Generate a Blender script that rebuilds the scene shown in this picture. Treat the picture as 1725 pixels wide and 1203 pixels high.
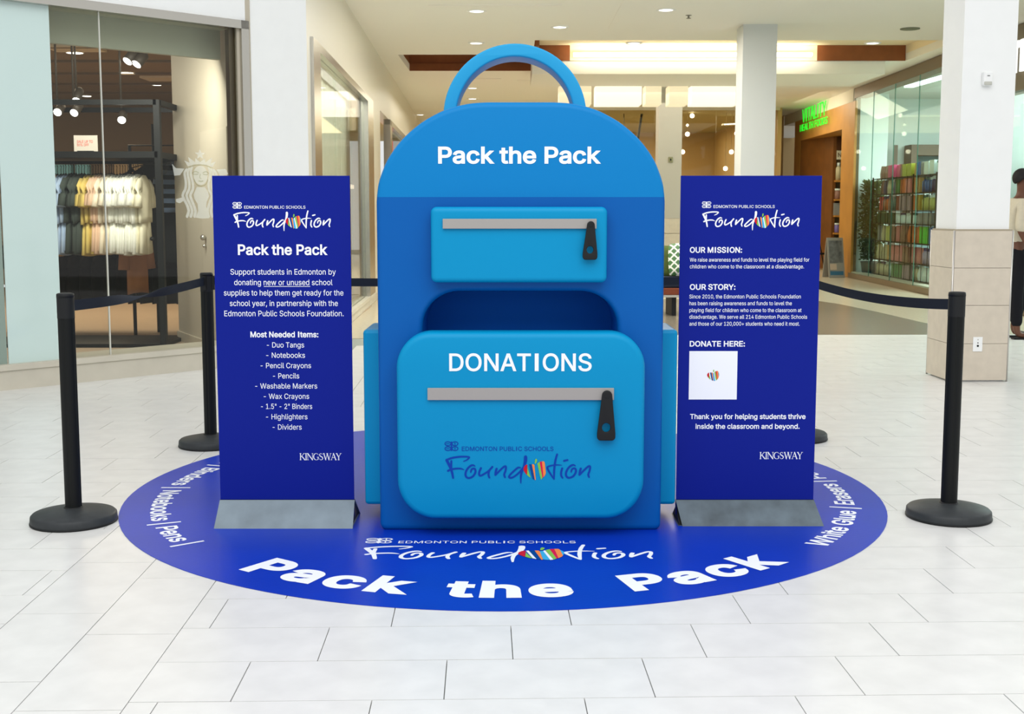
import bpy, bmesh, math, random
from mathutils import Vector, Matrix
random.seed(7)
D = bpy.data
for o in list(D.objects): D.objects.remove(o)
sc = bpy.context.scene
C = sc.collection
PI = math.pi
def lin(r, g, b):
    f = lambda v: (v/255/12.92 if v/255 <= .04045 else ((v/255+.055)/1.055)**2.4)
    return (f(r), f(g), f(b), 1)

# ------------------------------------------------------------------ camera
F, CX, CY, PITCH, CH = 2013., 862.5, 570.3, .10656, 1.3546
cd = D.cameras.new('camera'); cam = D.objects.new('camera', cd); C.objects.link(cam)
cam.location = (0, 0, CH); cam.rotation_euler = (PI/2-PITCH, 0, 0)
cd.sensor_width = 36; cd.lens = F/1725*36
cd.shift_y = -(601.5-CY)/1725
cd.clip_start = .05; cd.clip_end = 200
cd.dof.use_dof = True; cd.dof.focus_distance = 5.1; cd.dof.aperture_fstop = 14
sc.camera = cam
# ------------------------------------------------------------------ light, exposure
w = D.worlds.new('world'); sc.world = w; w.use_nodes = True
w.node_tree.nodes['Background'].inputs[0].default_value = (.99, 1, .995, 1)
w.node_tree.nodes['Background'].inputs[1].default_value = .74
sc.view_settings.view_transform = 'Standard'; sc.view_settings.look = 'None'
sc.view_settings.gamma = 1; sc.view_settings.use_curve_mapping = False
sc.view_settings.exposure = 0.13
def area(name, loc, rot, sx, sy, power, col=(1, 1, 1), spread=None):
    l = D.lights.new(name, 'AREA'); l.shape = 'RECTANGLE'; l.size = sx; l.size_y = sy; l.energy = power; l.color = col
    if spread: l.spread = spread
    o = D.objects.new(name, l); C.objects.link(o); o.location = loc; o.rotation_euler = rot; return o
area('skylight', (0, -.8, 7.4), (math.radians(28), 0, 0), 11, 7, 600, (1, 1, 1))
area('corridor_lamps', (.9, 15.0, 3.72), (0, 0, 0), 3.0, 4.5, 230, (1, .95, .86))
area('corridor_lamps', (1.6, 25, 3.5), (0, 0, 0), 7, 6, 190, (1, .92, .76))
area('left_shop_lamps', (-6, 15.5, 3.2), (0, 0, 0), 4, 4, 230, (1, .80, .58))
area('left_shop_rack_fill', (-3.6, 10.35, 2.66), (math.radians(50), 0, .5), 1.6, .25, 62, (1, .95, .87))  # unseen area light added to light the shirts from the front
area('end_room_fill', (2.8, 33.5, 3.7), (0, 0, 0), 6, 7, 230, (1, .90, .66))  # area light added to brighten the end room, no fixture of its own
area('cove_lamp', (2.95, 19.75, 3.86), (math.radians(115), 0, 0), 4.0, .06, 15, (1, .90, .70))
area('right_shop_lamps', (9.0, 20.6, 3.6), (0, 0, 0), 2.6, 5, 400, (.92, 1, .97))
area('right_shop_lamps', (9.2, 14.5, 3.6), (0, 0, 0), 3, 5, 330, (.93, 1, .98))
area('wood_portal_lamps', (6.2, 26.3, 3.7), (0, -.5, 0), 1.2, 2.5, 45, (1, .88, .64))
area('food_shop_lamps', (8.6, 28.5, 3.2), (0, 0, 0), 2, 3, 90, (1, .86, .6))
area('curtain_fill', (-2.14, 14.4, 2.9), (0, 0, .03), .12, 5.4, 15, (1, .95, .84))  # unseen strip put in to make the curtain brighter
area('far_shop_lamps', (-3.4, 25, 3.2), (0, 0, 0), 2, 6, 130, (1, .85, .6))

# ------------------------------------------------------------------ helpers
def setp(o, label=None, cat=None, group=None, kind=None):
    if label: o['label'] = label
    if cat: o['category'] = cat
    if group: o['group'] = group
    if kind: o['kind'] = kind
    return o
def empty(name, loc=(0, 0, 0), rz=0, **k):
    o = D.objects.new(name, None); C.objects.link(o); o.location = loc; o.rotation_euler = (0, 0, rz)
    o.empty_display_size = .1
    return setp(o, **k)
def mobj(name, me, m=None, parent=None, loc=(0, 0, 0), rot=(0, 0, 0), **k):
    o = D.objects.new(name, me); C.objects.link(o)
    if m is not None:
        me.materials.clear(); me.materials.append(m)
    if parent: o.parent = parent
    o.location = loc; o.rotation_euler = rot
    return setp(o, **k)
class MB:
    def __init__(s): s.v = []; s.f = []; s.sm = []
    def add(s, vs, fs, smooth=False):
        n = len(s.v); s.v += [tuple(v) for v in vs]; s.f += [tuple(i+n for i in f) for f in fs]; s.sm += [smooth]*len(fs); return s
    def box(s, x0, x1, y0, y1, z0, z1):
        return s.add([(x0,y0,z0),(x1,y0,z0),(x1,y1,z0),(x0,y1,z0),(x0,y0,z1),(x1,y0,z1),(x1,y1,z1),(x0,y1,z1)],
              [(0,3,2,1),(4,5,6,7),(0,1,5,4),(1,2,6,5),(2,3,7,6),(3,0,4,7)])
    def prism(s, poly, z0, z1):   # ccw polygon in xy
        n = len(poly)
        vs = [(x, y, z0) for x, y in poly]+[(x, y, z1) for x, y in poly]
        fs = [tuple(range(n-1, -1, -1)), tuple(range(n, 2*n))]+[(i, (i+1) % n, n+(i+1) % n, n+i) for i in range(n)]
        return s.add(vs, fs)
    def seg(s, P, Q, t, z0, z1, off=0):  # vertical slab on ground line P-Q, thickness t to the left of P->Q, shifted by off
        d = Vector((Q[0]-P[0], Q[1]-P[1])).normalized(); n = Vector((-d.y, d.x))
        a = Vector(P[:2])+n*off; b = Vector(Q[:2])+n*off
        return s.prism([tuple(a), tuple(b), tuple(b+n*t), tuple(a+n*t)], z0, z1)
    def lathe(s, prof, seg=32, c=(0, 0, 0), caps=True):
        n = len(prof); vs = []
        for r, z in prof:
            for k in range(seg):
                a = 2*PI*k/seg; vs.append((c[0]+r*math.cos(a), c[1]+r*math.sin(a), c[2]+z))
        fs = []
        for i in range(n-1):
            for k in range(seg):
                k2 = (k+1) % seg
                fs.append((i*seg+k, i*seg+k2, (i+1)*seg+k2, (i+1)*seg+k))
        s.add(vs, fs, True)
        if caps:
            m = len(s.v)-len(vs)
            s.f += [tuple(m+k for k in range(seg-1, -1, -1)), tuple(m+(n-1)*seg+k for k in range(seg))]; s.sm += [False, False]
        return s
    def tube(s, pts, r, seg=8):
        pts = [Vector(p) for p in pts]; n = len(pts); vs = []
        for i, p in enumerate(pts):
            d = (pts[min(i+1, n-1)]-pts[max(i-1, 0)]).normalized()
            u = d.orthogonal().normalized() if abs(d.z) > .9 else d.cross(Vector((0, 0, 1))).normalized()
            v = d.cross(u)
            rr = r[i] if isinstance(r, (list, tuple)) else r
            for k in range(seg):
                a = 2*PI*k/seg; vs.append(p+u*rr*math.cos(a)+v*rr*math.sin(a))
        fs = [(i*seg+k, i*seg+(k+1) % seg, (i+1)*seg+(k+1) % seg, (i+1)*seg+k) for i in range(n-1) for k in range(seg)]
        fs += [tuple(range(seg-1, -1, -1)), tuple((n-1)*seg+k for k in range(seg))]
        return s.add(vs, fs, True)
    def sphere(s, c, r, n=10, m=16, sc3=(1, 1, 1)):
        prof = [(max(r*math.sin(PI*i/n), 1e-4)*1, -r*math.cos(PI*i/n)) for i in range(n+1)]
        k = len(s.v); s.lathe(prof, m)
        for i in range(k, len(s.v)):
            x, y, z = s.v[i]; s.v[i] = (x*sc3[0]+c[0], y*sc3[1]+c[1], z*sc3[2]+c[2])
        return s
    def mesh(s, name):
        me = D.meshes.new(name); me.from_pydata(s.v, [], s.f); me.polygons.foreach_set('use_smooth', s.sm); me.update(); return me
    def build(s, name, m, parent=None, loc=(0, 0, 0), rot=(0, 0, 0), bevel=0, **k):
        me = s.mesh(name)
        if bevel:
            bm = bmesh.new(); bm.from_mesh(me)
            es = [e for e in bm.edges if len(e.link_faces) == 2 and e.calc_face_angle(0) > .5]
            bmesh.ops.bevel(bm, geom=es, offset=bevel, segments=2, affect='EDGES', profile=.5)
            bm.to_mesh(me); bm.free()
        return mobj(name, me, m, parent, loc, rot, **k)
def B(): return MB()
MATS = {}
def mat(name, col, rough=.5, metal=0, spec=.35, noise=0, nscale=8, bump=0, bscale=200, emis=None, estr=1, coat=0):
    if name in MATS: return MATS[name]
    m = D.materials.new(name); m.use_nodes = True; nt = m.node_tree; b = nt.nodes['Principled BSDF']
    b.inputs['Roughness'].default_value = rough; b.inputs['Metallic'].default_value = metal
    b.inputs['Specular IOR Level'].default_value = spec
    if coat: b.inputs['Coat Weight'].default_value = coat
    b.inputs['Base Color'].default_value = col
    if noise or bump:
        tc = nt.nodes.new('ShaderNodeTexCoord')
    if noise:
        n = nt.nodes.new('ShaderNodeTexNoise'); n.inputs['Scale'].default_value = nscale; n.inputs['Detail'].default_value = 5
        nt.links.new(tc.outputs['Object'], n.inputs['Vector'])
        r = nt.nodes.new('ShaderNodeValToRGB'); e = r.color_ramp.elements
        e[0].position = .3; e[1].position = .7
        e[0].color = tuple(c*(1-noise) for c in col[:3])+(1,); e[1].color = tuple(min(1, c*(1+noise)) for c in col[:3])+(1,)
        nt.links.new(n.outputs['Fac'], r.inputs['Fac']); nt.links.new(r.outputs['Color'], b.inputs['Base Color'])
    if bump:
        n2 = nt.nodes.new('ShaderNodeTexNoise'); n2.inputs['Scale'].default_value = bscale; n2.inputs['Detail'].default_value = 2
        nt.links.new(tc.outputs['Object'], n2.inputs['Vector'])
        bp = nt.nodes.new('ShaderNodeBump'); bp.inputs['Strength'].default_value = bump; bp.inputs['Distance'].default_value = .002
        nt.links.new(n2.outputs['Fac'], bp.inputs['Height']); nt.links.new(bp.outputs['Normal'], b.inputs['Normal'])
    if emis:
        b.inputs['Emission Color'].default_value = emis; b.inputs['Emission Strength'].default_value = estr
    MATS[name] = m; return m
def glass(name, tint, refl=1.0, haze=0, hcol=(.8, .9, .88, 1)):
    m = D.materials.new(name); m.use_nodes = True; nt = m.node_tree; nt.nodes.clear()
    out = nt.nodes.new('ShaderNodeOutputMaterial'); tr = nt.nodes.new('ShaderNodeBsdfTransparent'); tr.inputs[0].default_value = tint
    gl = nt.nodes.new('ShaderNodeBsdfGlossy'); gl.inputs['Roughness'].default_value = .02
    fr = nt.nodes.new('ShaderNodeFresnel'); fr.inputs[0].default_value = 1.45
    mu = nt.nodes.new('ShaderNodeMath'); mu.operation = 'MULTIPLY'; mu.inputs[1].default_value = refl
    nt.links.new(fr.outputs[0], mu.inputs[0])
    mx = nt.nodes.new('ShaderNodeMixShader'); nt.links.new(mu.outputs[0], mx.inputs[0])
    if haze:
        df = nt.nodes.new('ShaderNodeBsdfDiffuse'); df.inputs[0].default_value = hcol
        m2 = nt.nodes.new('ShaderNodeMixShader'); m2.inputs[0].default_value = haze
        nt.links.new(tr.outputs[0], m2.inputs[1]); nt.links.new(df.outputs[0], m2.inputs[2]); nt.links.new(m2.outputs[0], mx.inputs[1])
    else: nt.links.new(tr.outputs[0], mx.inputs[1])
    nt.links.new(gl.outputs[0], mx.inputs[2]); nt.links.new(mx.outputs[0], out.inputs[0])
    return m
# pixel of the photograph -> point on the vertical plane y = Y
def at(x, y, Y):
    a = (x-CX)/F; b = (CY-y)/F; c, s = math.cos(PITCH), math.sin(PITCH)
    t = Y/(c+b*s); return Vector((a*t, Y, CH+(-s+b*c)*t))
def gnd(x, y, z=0):
    a = (x-CX)/F; b = (CY-y)/F; c, s = math.cos(PITCH), math.sin(PITCH)
    t = (z-CH)/(-s+b*c); return (a*t, (c+b*s)*t)
# ---- curves: flat plates with holes, and lettering
def curve_to_mesh(cu, name):
    o = D.objects.new('tmp', cu); C.objects.link(o)
    dg = bpy.context.evaluated_depsgraph_get(); dg.update()
    me = D.meshes.new_from_object(o.evaluated_get(dg)); me.name = name
    D.objects.remove(o); D.curves.remove(cu); return me
def rrect(x0, x1, z0, z1, r, n=8):
    # r = (bl, br, tr, tl) each number or (rx, rz)
    if not isinstance(r, (list, tuple)): r = (r,)*4
    r = [(q, q) if not isinstance(q, tuple) else q for q in r]
    out = []
    for (cx, cz, a0, q) in ((x0+r[0][0], z0+r[0][1], PI, r[0]), (x1-r[1][0], z0+r[1][1], 1.5*PI, r[1]),
                            (x1-r[2][0], z1-r[2][1], 0, r[2]), (x0+r[3][0], z1-r[3][1], .5*PI, r[3])):
        for k in range(n+1):
            a = a0+PI/2*k/n; out.append((cx+q[0]*math.cos(a), cz+q[1]*math.sin(a)))
    return out
def plate(outline, thick, bevel=0, holes=(), res=3):
    """solid plate in the xz plane, front face towards -y at y=0, body behind it"""
    cu = D.curves.new('tmp', 'CURVE'); cu.dimensions = '2D'; cu.fill_mode = 'BOTH'
    for poly in [outline]+list(holes):
        sp = cu.splines.new('POLY'); sp.points.add(len(poly)-1)
        for p, (x, z) in zip(sp.points, poly): p.co = (x, z, 0, 1)
        sp.use_cyclic_u = True
    cu.extrude = thick/2-bevel; cu.bevel_depth = bevel; cu.bevel_resolution = res; cu.offset = -bevel
    me = curve_to_mesh(cu, 'plate')
    for v in me.vertices:
        x, z, h = v.co; v.co = (x, thick/2-h, z)
    me.materials.clear()
    if bevel:
        bm = bmesh.new(); bm.from_mesh(me); bmesh.ops.remove_doubles(bm, verts=bm.verts, dist=1e-5)
        bmesh.ops.recalc_face_normals(bm, faces=bm.faces)
        for f in bm.faces: f.smooth = True
        for e in bm.edges:
            if len(e.link_faces) == 2 and e.calc_face_angle(0) > .6: e.smooth = False
        bm.to_mesh(me); bm.free()
    return me
try:
    import os
    FONT = D.fonts.load(os.path.join(bpy.utils.resource_path('LOCAL'), 'datafiles', 'fonts', 'Inter.woff2'))
except Exception:
    FONT = None
import numpy as np
from mathutils.geometry import delaunay_2d_cdt
def splines_of(s, space=1.0):
    cu = D.curves.new('tmp', 'FONT'); cu.body = s; cu.size = 1; cu.space_character = space
    if FONT: cu.font = FONT
    o = D.objects.new('tmp', cu); C.objects.link(o)
    dg = bpy.context.evaluated_depsgraph_get(); dg.update()
    c2 = o.evaluated_get(dg).to_curve(dg); out = []
    for sp in c2.splines:
        P = []
        if sp.type == 'BEZIER':
            b = sp.bezier_points; m = len(b)
            for i in range(m):
                a, c = b[i], b[(i+1) % m]; p0, p1, p2, p3 = a.co.xy, a.handle_right.xy, c.handle_left.xy, c.co.xy
                straight = abs((p1-p0).cross(p3-p0)) < 1e-6 and abs((p2-p0).cross(p3-p0)) < 1e-6
                k = 1 if straight else 5
                for q in range(k):
                    t = q/k; u = 1-t; P.append(p0*u**3+p1*3*u*u*t+p2*3*u*t*t+p3*t**3)
        else: P = [Vector(q.co[:2]) for q in sp.points]
        Q = [P[0]]
        for q in P[1:]:
            if (q-Q[-1]).length > 1e-4: Q.append(q)
        if (Q[0]-Q[-1]).length < 1e-4: Q.pop()
        out.append(Q)
    o.to_curve_clear() if False else None
    D.objects.remove(o); D.curves.remove(cu); return out
GLYPH = {}
def glyph(ch, bold):
    """triangulated glyph: non-zero winding fill of its contours, thickened by `bold` on every side"""
    if (ch, bold) in GLYPH: return GLYPH[(ch, bold)]
    sp = splines_of(ch)
    if ch in 'I':      # plain sans stem
        h_ = splines_of('H')[0]; y1_ = max(q.y for q in h_); cx_ = (min(q.x for q in sp[0])+max(q.x for q in sp[0]))/2; s_ = .046+bold
        GLYPH[(ch, bold)] = (len(sp), sp[0][0].copy(), [Vector((cx_-s_, -bold)), Vector((cx_+s_, -bold)), Vector((cx_+s_, y1_+bold)), Vector((cx_-s_, y1_+bold))], [(0, 1, 2, 3)])
        return GLYPH[(ch, bold)]
    if not sp: GLYPH[(ch, bold)] = (0, None, [], []); return GLYPH[(ch, bold)]
    area2 = lambda P: sum(P[i].x*P[(i+1) % len(P)].y-P[(i+1) % len(P)].x*P[i].y for i in range(len(P)))
    sgn = 1 if area2(max(sp, key=lambda P: abs(area2(P)))) > 0 else -1
    V = []; E_ = []; cont = []
    for P in sp:
        n = len(P); Q = []
        for i in range(n):
            a, b, c = P[i-1], P[i], P[(i+1) % n]; d1 = (b-a).normalized(); d2 = (c-b).normalized()
            n1 = Vector((d1.y, -d1.x))*sgn; n2 = Vector((d2.y, -d2.x))*sgn; m = n1+n2; L_ = m.length
            if L_ < 1e-3: Q.append(b+n1*bold)
            else: Q.append(b+m/L_*bold/max(L_/2, .45))
        k = len(V); V += Q; E_ += [(k+i, k+(i+1) % n) for i in range(n)]; cont.append(np.array([q[:] for q in Q]))
    r = delaunay_2d_cdt(V, E_, [], 0, 1e-6); ov, of = r[0], r[2]
    cen = np.array([[sum(ov[i].x for i in f)/len(f), sum(ov[i].y for i in f)/len(f)] for f in of]); wn = np.zeros(len(of))
    for cpt in cont:
        nx_ = np.roll(cpt, -1, 0); ax, ay = cpt[:, 0], cpt[:, 1]; bx_, by_ = nx_[:, 0], nx_[:, 1]
        px_, py_ = cen[:, :1], cen[:, 1:]; cr = (bx_-ax)*(py_-ay)-(px_-ax)*(by_-ay)
        wn += ((ay <= py_) & (by_ > py_) & (cr > 0)).sum(1)-((ay > py_) & (by_ <= py_) & (cr < 0)).sum(1)
    F_ = [tuple(f) for f, q in zip(of, wn) if abs(q) > .5]
    used = sorted({i for f in F_ for i in f}); mp_ = {u_: i for i, u_ in enumerate(used)}
    GLYPH[(ch, bold)] = (len(sp), sp[0][0].copy(), [ov[i].copy() for i in used], [tuple(mp_[i] for i in f) for f in F_])
    return GLYPH[(ch, bold)]
def text_mesh(s, bold=0, space=1.0, res=3):
    sp = splines_of(s, space); k = 0; vs = []; fs = []
    for ch in s:
        n, anc, gv, gf = glyph(ch, bold)
        if not n: continue
        off = sp[k][0]-anc; k += n; m = len(vs)
        vs += [((v+off).x, (v+off).y, 0) for v in gv]; fs += [tuple(i+m for i in f) for f in gf]
    me = D.meshes.new('lettering'); me.from_pydata(vs, [], fs); return me
_cap = {}
def capheight(bold):
    if bold not in _cap:
        me = text_mesh('H', bold); ys = [v.co.y for v in me.vertices]; _cap[bold] = (min(ys), max(ys)); D.meshes.remove(me)
    return _cap[bold]
def text_fit(s, x0, x1, zb, zc, bold=0, space=1.0, res=3):
    me = text_mesh(s, bold, space, res); xs = [v.co.x for v in me.vertices]; a, b = min(xs), max(xs); c0, c1 = capheight(bold)
    for v in me.vertices:
        v.co = (x0+(v.co.x-a)/(b-a)*(x1-x0), 0, zb+(v.co.y-c0)/(c1-c0)*(zc-zb))
    return me
def union_fill(polys):
    """one clean triangulation of the union of flat polygons"""
    V = []; E_ = []; cont = []
    for Pn in polys:
        k = len(V); n = len(Pn); V += [Vector(q) for q in Pn]; E_ += [(k+i, k+(i+1) % n) for i in range(n)]; cont.append(np.array([tuple(q) for q in Pn]))
    r = delaunay_2d_cdt(V, E_, [], 0, 1e-7); ov, of = r[0], r[2]
    cen = np.array([[sum(ov[i].x for i in f)/3, sum(ov[i].y for i in f)/3] for f in of]); keep = np.zeros(len(of), bool)
    for cpt in cont:
        nx_ = np.roll(cpt, -1, 0); ax, ay = cpt[:, 0], cpt[:, 1]; bx_, by_ = nx_[:, 0], nx_[:, 1]
        px_, py_ = cen[:, :1], cen[:, 1:]; cr = (bx_-ax)*(py_-ay)-(px_-ax)*(by_-ay)
        keep |= (((ay <= py_) & (by_ > py_) & (cr > 0)).sum(1)-((ay > py_) & (by_ <= py_) & (cr < 0)).sum(1)) != 0
    F_ = [tuple(f) for f, q in zip(of, keep) if q]; used = sorted({i for f in F_ for i in f}); mp_ = {u_: i for i, u_ in enumerate(used)}
    return [(ov[i].x, 0, ov[i].y) for i in used], [tuple(mp_[i] for i in f) for f in F_]
class Ink(MB):
    """flat print: polygons collected and merged into one clean sheet"""
    def __init__(s): super().__init__(); s.polys = []
    def mesh(s, name):
        vs, fs = union_fill(s.polys); me = D.meshes.new(name); me.from_pydata(vs, [], fs); return me
def ribbon(mb, pts, ws, smooth=True, n=5):
    """brush stroke: points and widths in the plane -> outline polygon with round ends"""
    P = [Vector(p) for p in pts]
    if isinstance(ws, (int, float)): ws = [ws]*len(P)
    if smooth and len(P) > 2:
        Q = []; W = []
        for i in range(len(P)-1):
            p0, p1, p2, p3 = P[max(i-1, 0)], P[i], P[i+1], P[min(i+2, len(P)-1)]
            for k in range(n):
                t = k/n; Q.append(.5*((2*p1)+(p2-p0)*t+(2*p0-5*p1+4*p2-p3)*t*t+(3*p1-p0-3*p2+p3)*t**3)); W.append(ws[i]*(1-t)+ws[i+1]*t)
        Q.append(P[-1]); W.append(ws[-1]); P, ws = Q, W
    for i in range(len(P)-1):
        d = (P[i+1]-P[i])
        if d.length < 1e-9: continue
        d.normalize(); nn = Vector((-d.y, d.x)); a, b = ws[i]/2, ws[i+1]/2
        mb.polys.append([P[i]+nn*a, P[i]-nn*a, P[i+1]-nn*b, P[i+1]+nn*b])
    for i in range(0, len(P)):
        if i in (0, len(P)-1) or (len(P) > 2 and i % 2 == 0):
            r = ws[i]/2; mb.polys.append([(P[i].x+r*math.cos(2*PI*k/10+.1), P[i].y+r*math.sin(2*PI*k/10+.1)) for k in range(10)])
def poly(mb, pts): mb.polys.append([tuple(q) for q in pts])
ORD = ['', 'first', 'second', 'third', 'fourth', 'fifth', 'sixth', 'seventh', 'eighth', 'ninth', 'tenth', 'eleventh', 'twelfth', 'thirteenth', 'fourteenth', 'fifteenth', 'sixteenth']

# ------------------------------------------------------------------ materials
M_tile = mat('floor_tile', (.715, .712, .695, 1), .30, spec=.45, noise=.055, nscale=7)
M_grout = mat('grout', (.34, .37, .34, 1), .8)
M_terr = mat('terrazzo', (.62, .55, .42, 1), .22, spec=.5, noise=.06, nscale=30)
M_dark_terr = mat('dark_terrazzo', (.20, .17, .13, 1), .25, spec=.5, noise=.1, nscale=30)
M_white = mat('white_paint', (.86, .87, .86, 1), .6, spec=.2, noise=.01)
M_beige = mat('beige_paint', (.70, .66, .56, 1), .6, spec=.2)
M_ceil = mat('ceiling_paint', (.86, .85, .80, 1), .7, spec=.1)
M_stone = mat('stone_cladding', (.62, .55, .45, 1), .45, spec=.3, noise=.05, nscale=12)
M_curb = mat('curb_stone', (.58, .54, .45, 1), .4, spec=.35, noise=.06, nscale=4)
M_steel = mat('brushed_steel', (.55, .53, .48, 1), .25, metal=.95)
M_black = mat('black_metal', (.008, .009, .009, 1), .45, spec=.16)
M_blackpl = mat('black_plastic', (.014, .015, .016, 1), .5, spec=.18, bump=.2, bscale=400)
M_base = mat('black_rubber_base', (.03, .034, .037, 1), .5, spec=.28, noise=.15, nscale=25)
M_belt = mat('navy_webbing', (.012, .017, .028, 1), .75, spec=.15)
M_banner = mat('banner_blue', lin(10, 29, 134), .45, spec=.12, bump=.08, bscale=500)
M_bbase = mat('grey_steel_base', lin(118, 132, 140), .42, metal=.1, spec=.4, noise=.16, nscale=9)
M_bbase2 = mat('dark_steel_base', lin(82, 95, 102), .42, metal=.1, spec=.4, noise=.35, nscale=9)
M_mat = mat('mat_vinyl', lin(6, 52, 178), .34, spec=.27, noise=.06, nscale=3, bump=.1, bscale=60)
M_print = mat('white_print', (.86, .88, .93, 1), .5, spec=.2)
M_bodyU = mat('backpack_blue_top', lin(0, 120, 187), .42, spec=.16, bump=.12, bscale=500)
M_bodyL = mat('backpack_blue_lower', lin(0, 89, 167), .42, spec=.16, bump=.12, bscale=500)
M_pocket = mat('backpack_pocket_blue', lin(0, 139, 190), .42, spec=.16, bump=.12, bscale=500)
M_handle = mat('backpack_handle_blue', lin(38, 152, 204), .42, spec=.16, bump=.12, bscale=500)
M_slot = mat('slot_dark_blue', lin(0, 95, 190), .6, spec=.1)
M_zip = mat('grey_zip_band', lin(158, 154, 150), .5, spec=.3, bump=.1, bscale=700)
M_logoblue = mat('logo_blue', lin(0, 62, 160), .5, spec=.2)
LC = {k: mat('logo_'+k, lin(*v), .5, spec=.2) for k, v in dict(red=(200, 20, 40), crimson=(212, 20, 70), green=(130, 190, 75), navy=(0, 66, 140), orange=(242, 136, 66), lightblue=(60, 170, 220), white=(238, 240, 245)).items()}
M_wood = mat('orange_wood', lin(184, 130, 58), .4, spec=.35, noise=.08, nscale=3)
M_wood_d = mat('dark_wood', lin(120, 76, 34), .45, spec=.3, noise=.12, nscale=4)
M_brownwood = mat('ceiling_recess_wood', lin(140, 84, 50), .5, spec=.2, noise=.15, nscale=4)
M_shopbrown = mat('shop_brown', lin(126, 106, 82), .7, spec=.1)
M_panebl = mat('backpainted_glass', lin(200, 220, 216), .08, spec=.6)
M_glass = glass('clear_glass', (.95, .98, .96, 1), .5)
M_glassl = glass('shop_glass', (.95, .97, .94, 1), .55)
M_glassr = glass('green_tinted_glass', (.90, .97, .95, 1), .12)
M_edge = mat('glass_edge', lin(205, 205, 195), .2, spec=.6)
M_lamp = mat('lamp_diffuser', (1, 1, 1, 1), .5, emis=(1, .97, .88, 1), estr=3.0)
M_lampw = mat('warm_lantern', (.35, .32, .25, 1), .5, emis=(1, .93, .72, 1), estr=.98)
M_lampw2 = mat('warm_lantern_dim', (.35, .32, .25, 1), .5, emis=(1, .86, .54, 1), estr=.70)
M_cove = mat('cove_tube', (1, .95, .8, 1), .5, emis=(1, .88, .66, 1), estr=5)
M_spot = mat('spot_lens', (1, 1, 1, 1), .5, emis=(1, .97, .90, 1), estr=7)
M_cool = mat('cool_tube', (1, 1, 1, 1), .5, emis=(.88, 1, 1, 1), estr=3)
# ------------------------------------------------------------------ setting: floor
A = .024
def uv2xy(u, v):
    d = 1+A*A; return ((u-A*v)/d, (v+A*u)/d)
floor = setp(B().prism([(-9, .3), (12, .3), (12, 42), (-9, 42)], -.12, -.012).build('floor', M_grout), kind='structure')
U0 = -.987
MATC = (-.0398, 5.728); MATR = 1.79
LW = [(-3.8, 8.99), (-1.83, 10.95)]
def tile_list():
    out = []
    p = .2952; q = .592
    for k in range(-5, 33):           # lateral rows right of the border band
        v0 = 3.505+k*p; v1 = v0+p; ph = (.087+.2*k) % q
        u = U0
        j = ph-q*math.ceil((ph-U0)/q)
        cuts = [U0]+[ph+q*m for m in range(-12, 20) if ph+q*m > U0+.02 and ph+q*m < 7.6]+[7.6]
        for a, b in zip(cuts, cuts[1:]): out.append((a, b, v0, v1))
        v0 = 3.562+k*p; v1 = v0+p; ph = (-.26+.2*k) % q   # lateral rows left of the band
        cuts = [-7.]+[ph+q*m for m in range(-14, 2) if -7 < ph+q*m < -1.6]+[-1.577]
        for a, b in zip(cuts, cuts[1:]): out.append((a, b, v0, v1))
    for c0, c1, ph in ((-1.577, -1.282, 3.363), (-1.282, U0, 3.159)):
        for m in range(-3, 17): out.append((c0, c1, ph+m*.591, ph+(m+1)*.591))
    return out
def in_left_shop(x, y): return (y-8.99)-(x+3.8) > 0.03
tiles = []
for (a, b, v0, v1) in tile_list():
    c = [uv2xy(a, v0), uv2xy(b, v0), uv2xy(b, v1), uv2xy(a, v1)]
    mx = sum(p[0] for p in c)/4; my = sum(p[1] for p in c)/4
    if my > 13.05 or my < 2.2: continue
    if all(in_left_shop(*p) for p in c): continue
    if my > 11 and mx < -1.95: continue
    vis = any(abs(p[0])/max(p[1], .1) < .445 and p[1] > 3.02 for p in c)
    hid = all(math.hypot(p[0]-MATC[0], p[1]-MATC[1]) < MATR-.01 for p in c)
    tiles.append((-(b-a)*(v1-v0)/my**3 if vis and not hid else 0, a, b, v0, v1, my))
tiles.sort()
G = .0016
far = MB(); cache = {}
for i, (sc_, a, b, v0, v1, my) in enumerate(tiles):
    w_, d_ = b-a-2*G, v1-v0-2*G
    cu, cv = (a+b)/2, (v0+v1)/2; x, y = uv2xy(cu, cv)
    if w_ < .02: continue
    if sc_ < 0 and i < 300:
        key = (round(w_, 3), round(d_, 3))
        if key not in cache:
            cache[key] = B().box(-w_/2, w_/2, -d_/2, d_/2, -.012, 0).mesh('tile')
            cache[key].materials.append(M_tile)
        o = D.objects.new('tile', cache[key]); C.objects.link(o); o.parent = floor
        o.location = (x, y, random.uniform(-.0004, .0002)); o.rotation_euler = (random.uniform(-.0006, .0006), random.uniform(-.0006, .0006), A)
    else:
        cs = [uv2xy(a+G, v0+G), uv2xy(b-G, v0+G), uv2xy(b-G, v1-G), uv2xy(a+G, v1-G)]
        far.prism(cs, -.012, 0)
far.build('tile_field', M_tile, floor, kind='stuff')
Yb = 13.07
far2 = B().prism([uv2xy(-2.4, Yb-.3), uv2xy(9.9, Yb-.3), uv2xy(9.9, 40), uv2xy(-2.4, 40)], -.03, -.004)
far2.build('terrazzo_field', M_terr, floor)
arc = [(5.15, 13.1), (5.08, 13.8), (5.0, 14.6), (4.92, 16), (4.78, 17.4), (4.6, 18.1), (4.2, 18.35)]
B().prism([(.3, 13.1)]+[(x, y) for x, y in arc]+[(.3, 18.4)], -.02, 0.0).build('dark_inlay', M_dark_terr, floor)
B().prism([(-9, 9), (-4.0, 8.99), (-1.95, 10.95), (-2.0, 17), (-4.4, 17), (-4.4, 22), (-9, 22)], -.03, .004).build('shop_floor', mat('shop_floor_carpet', lin(172, 152, 130), .35, noise=.05), floor)
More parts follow.
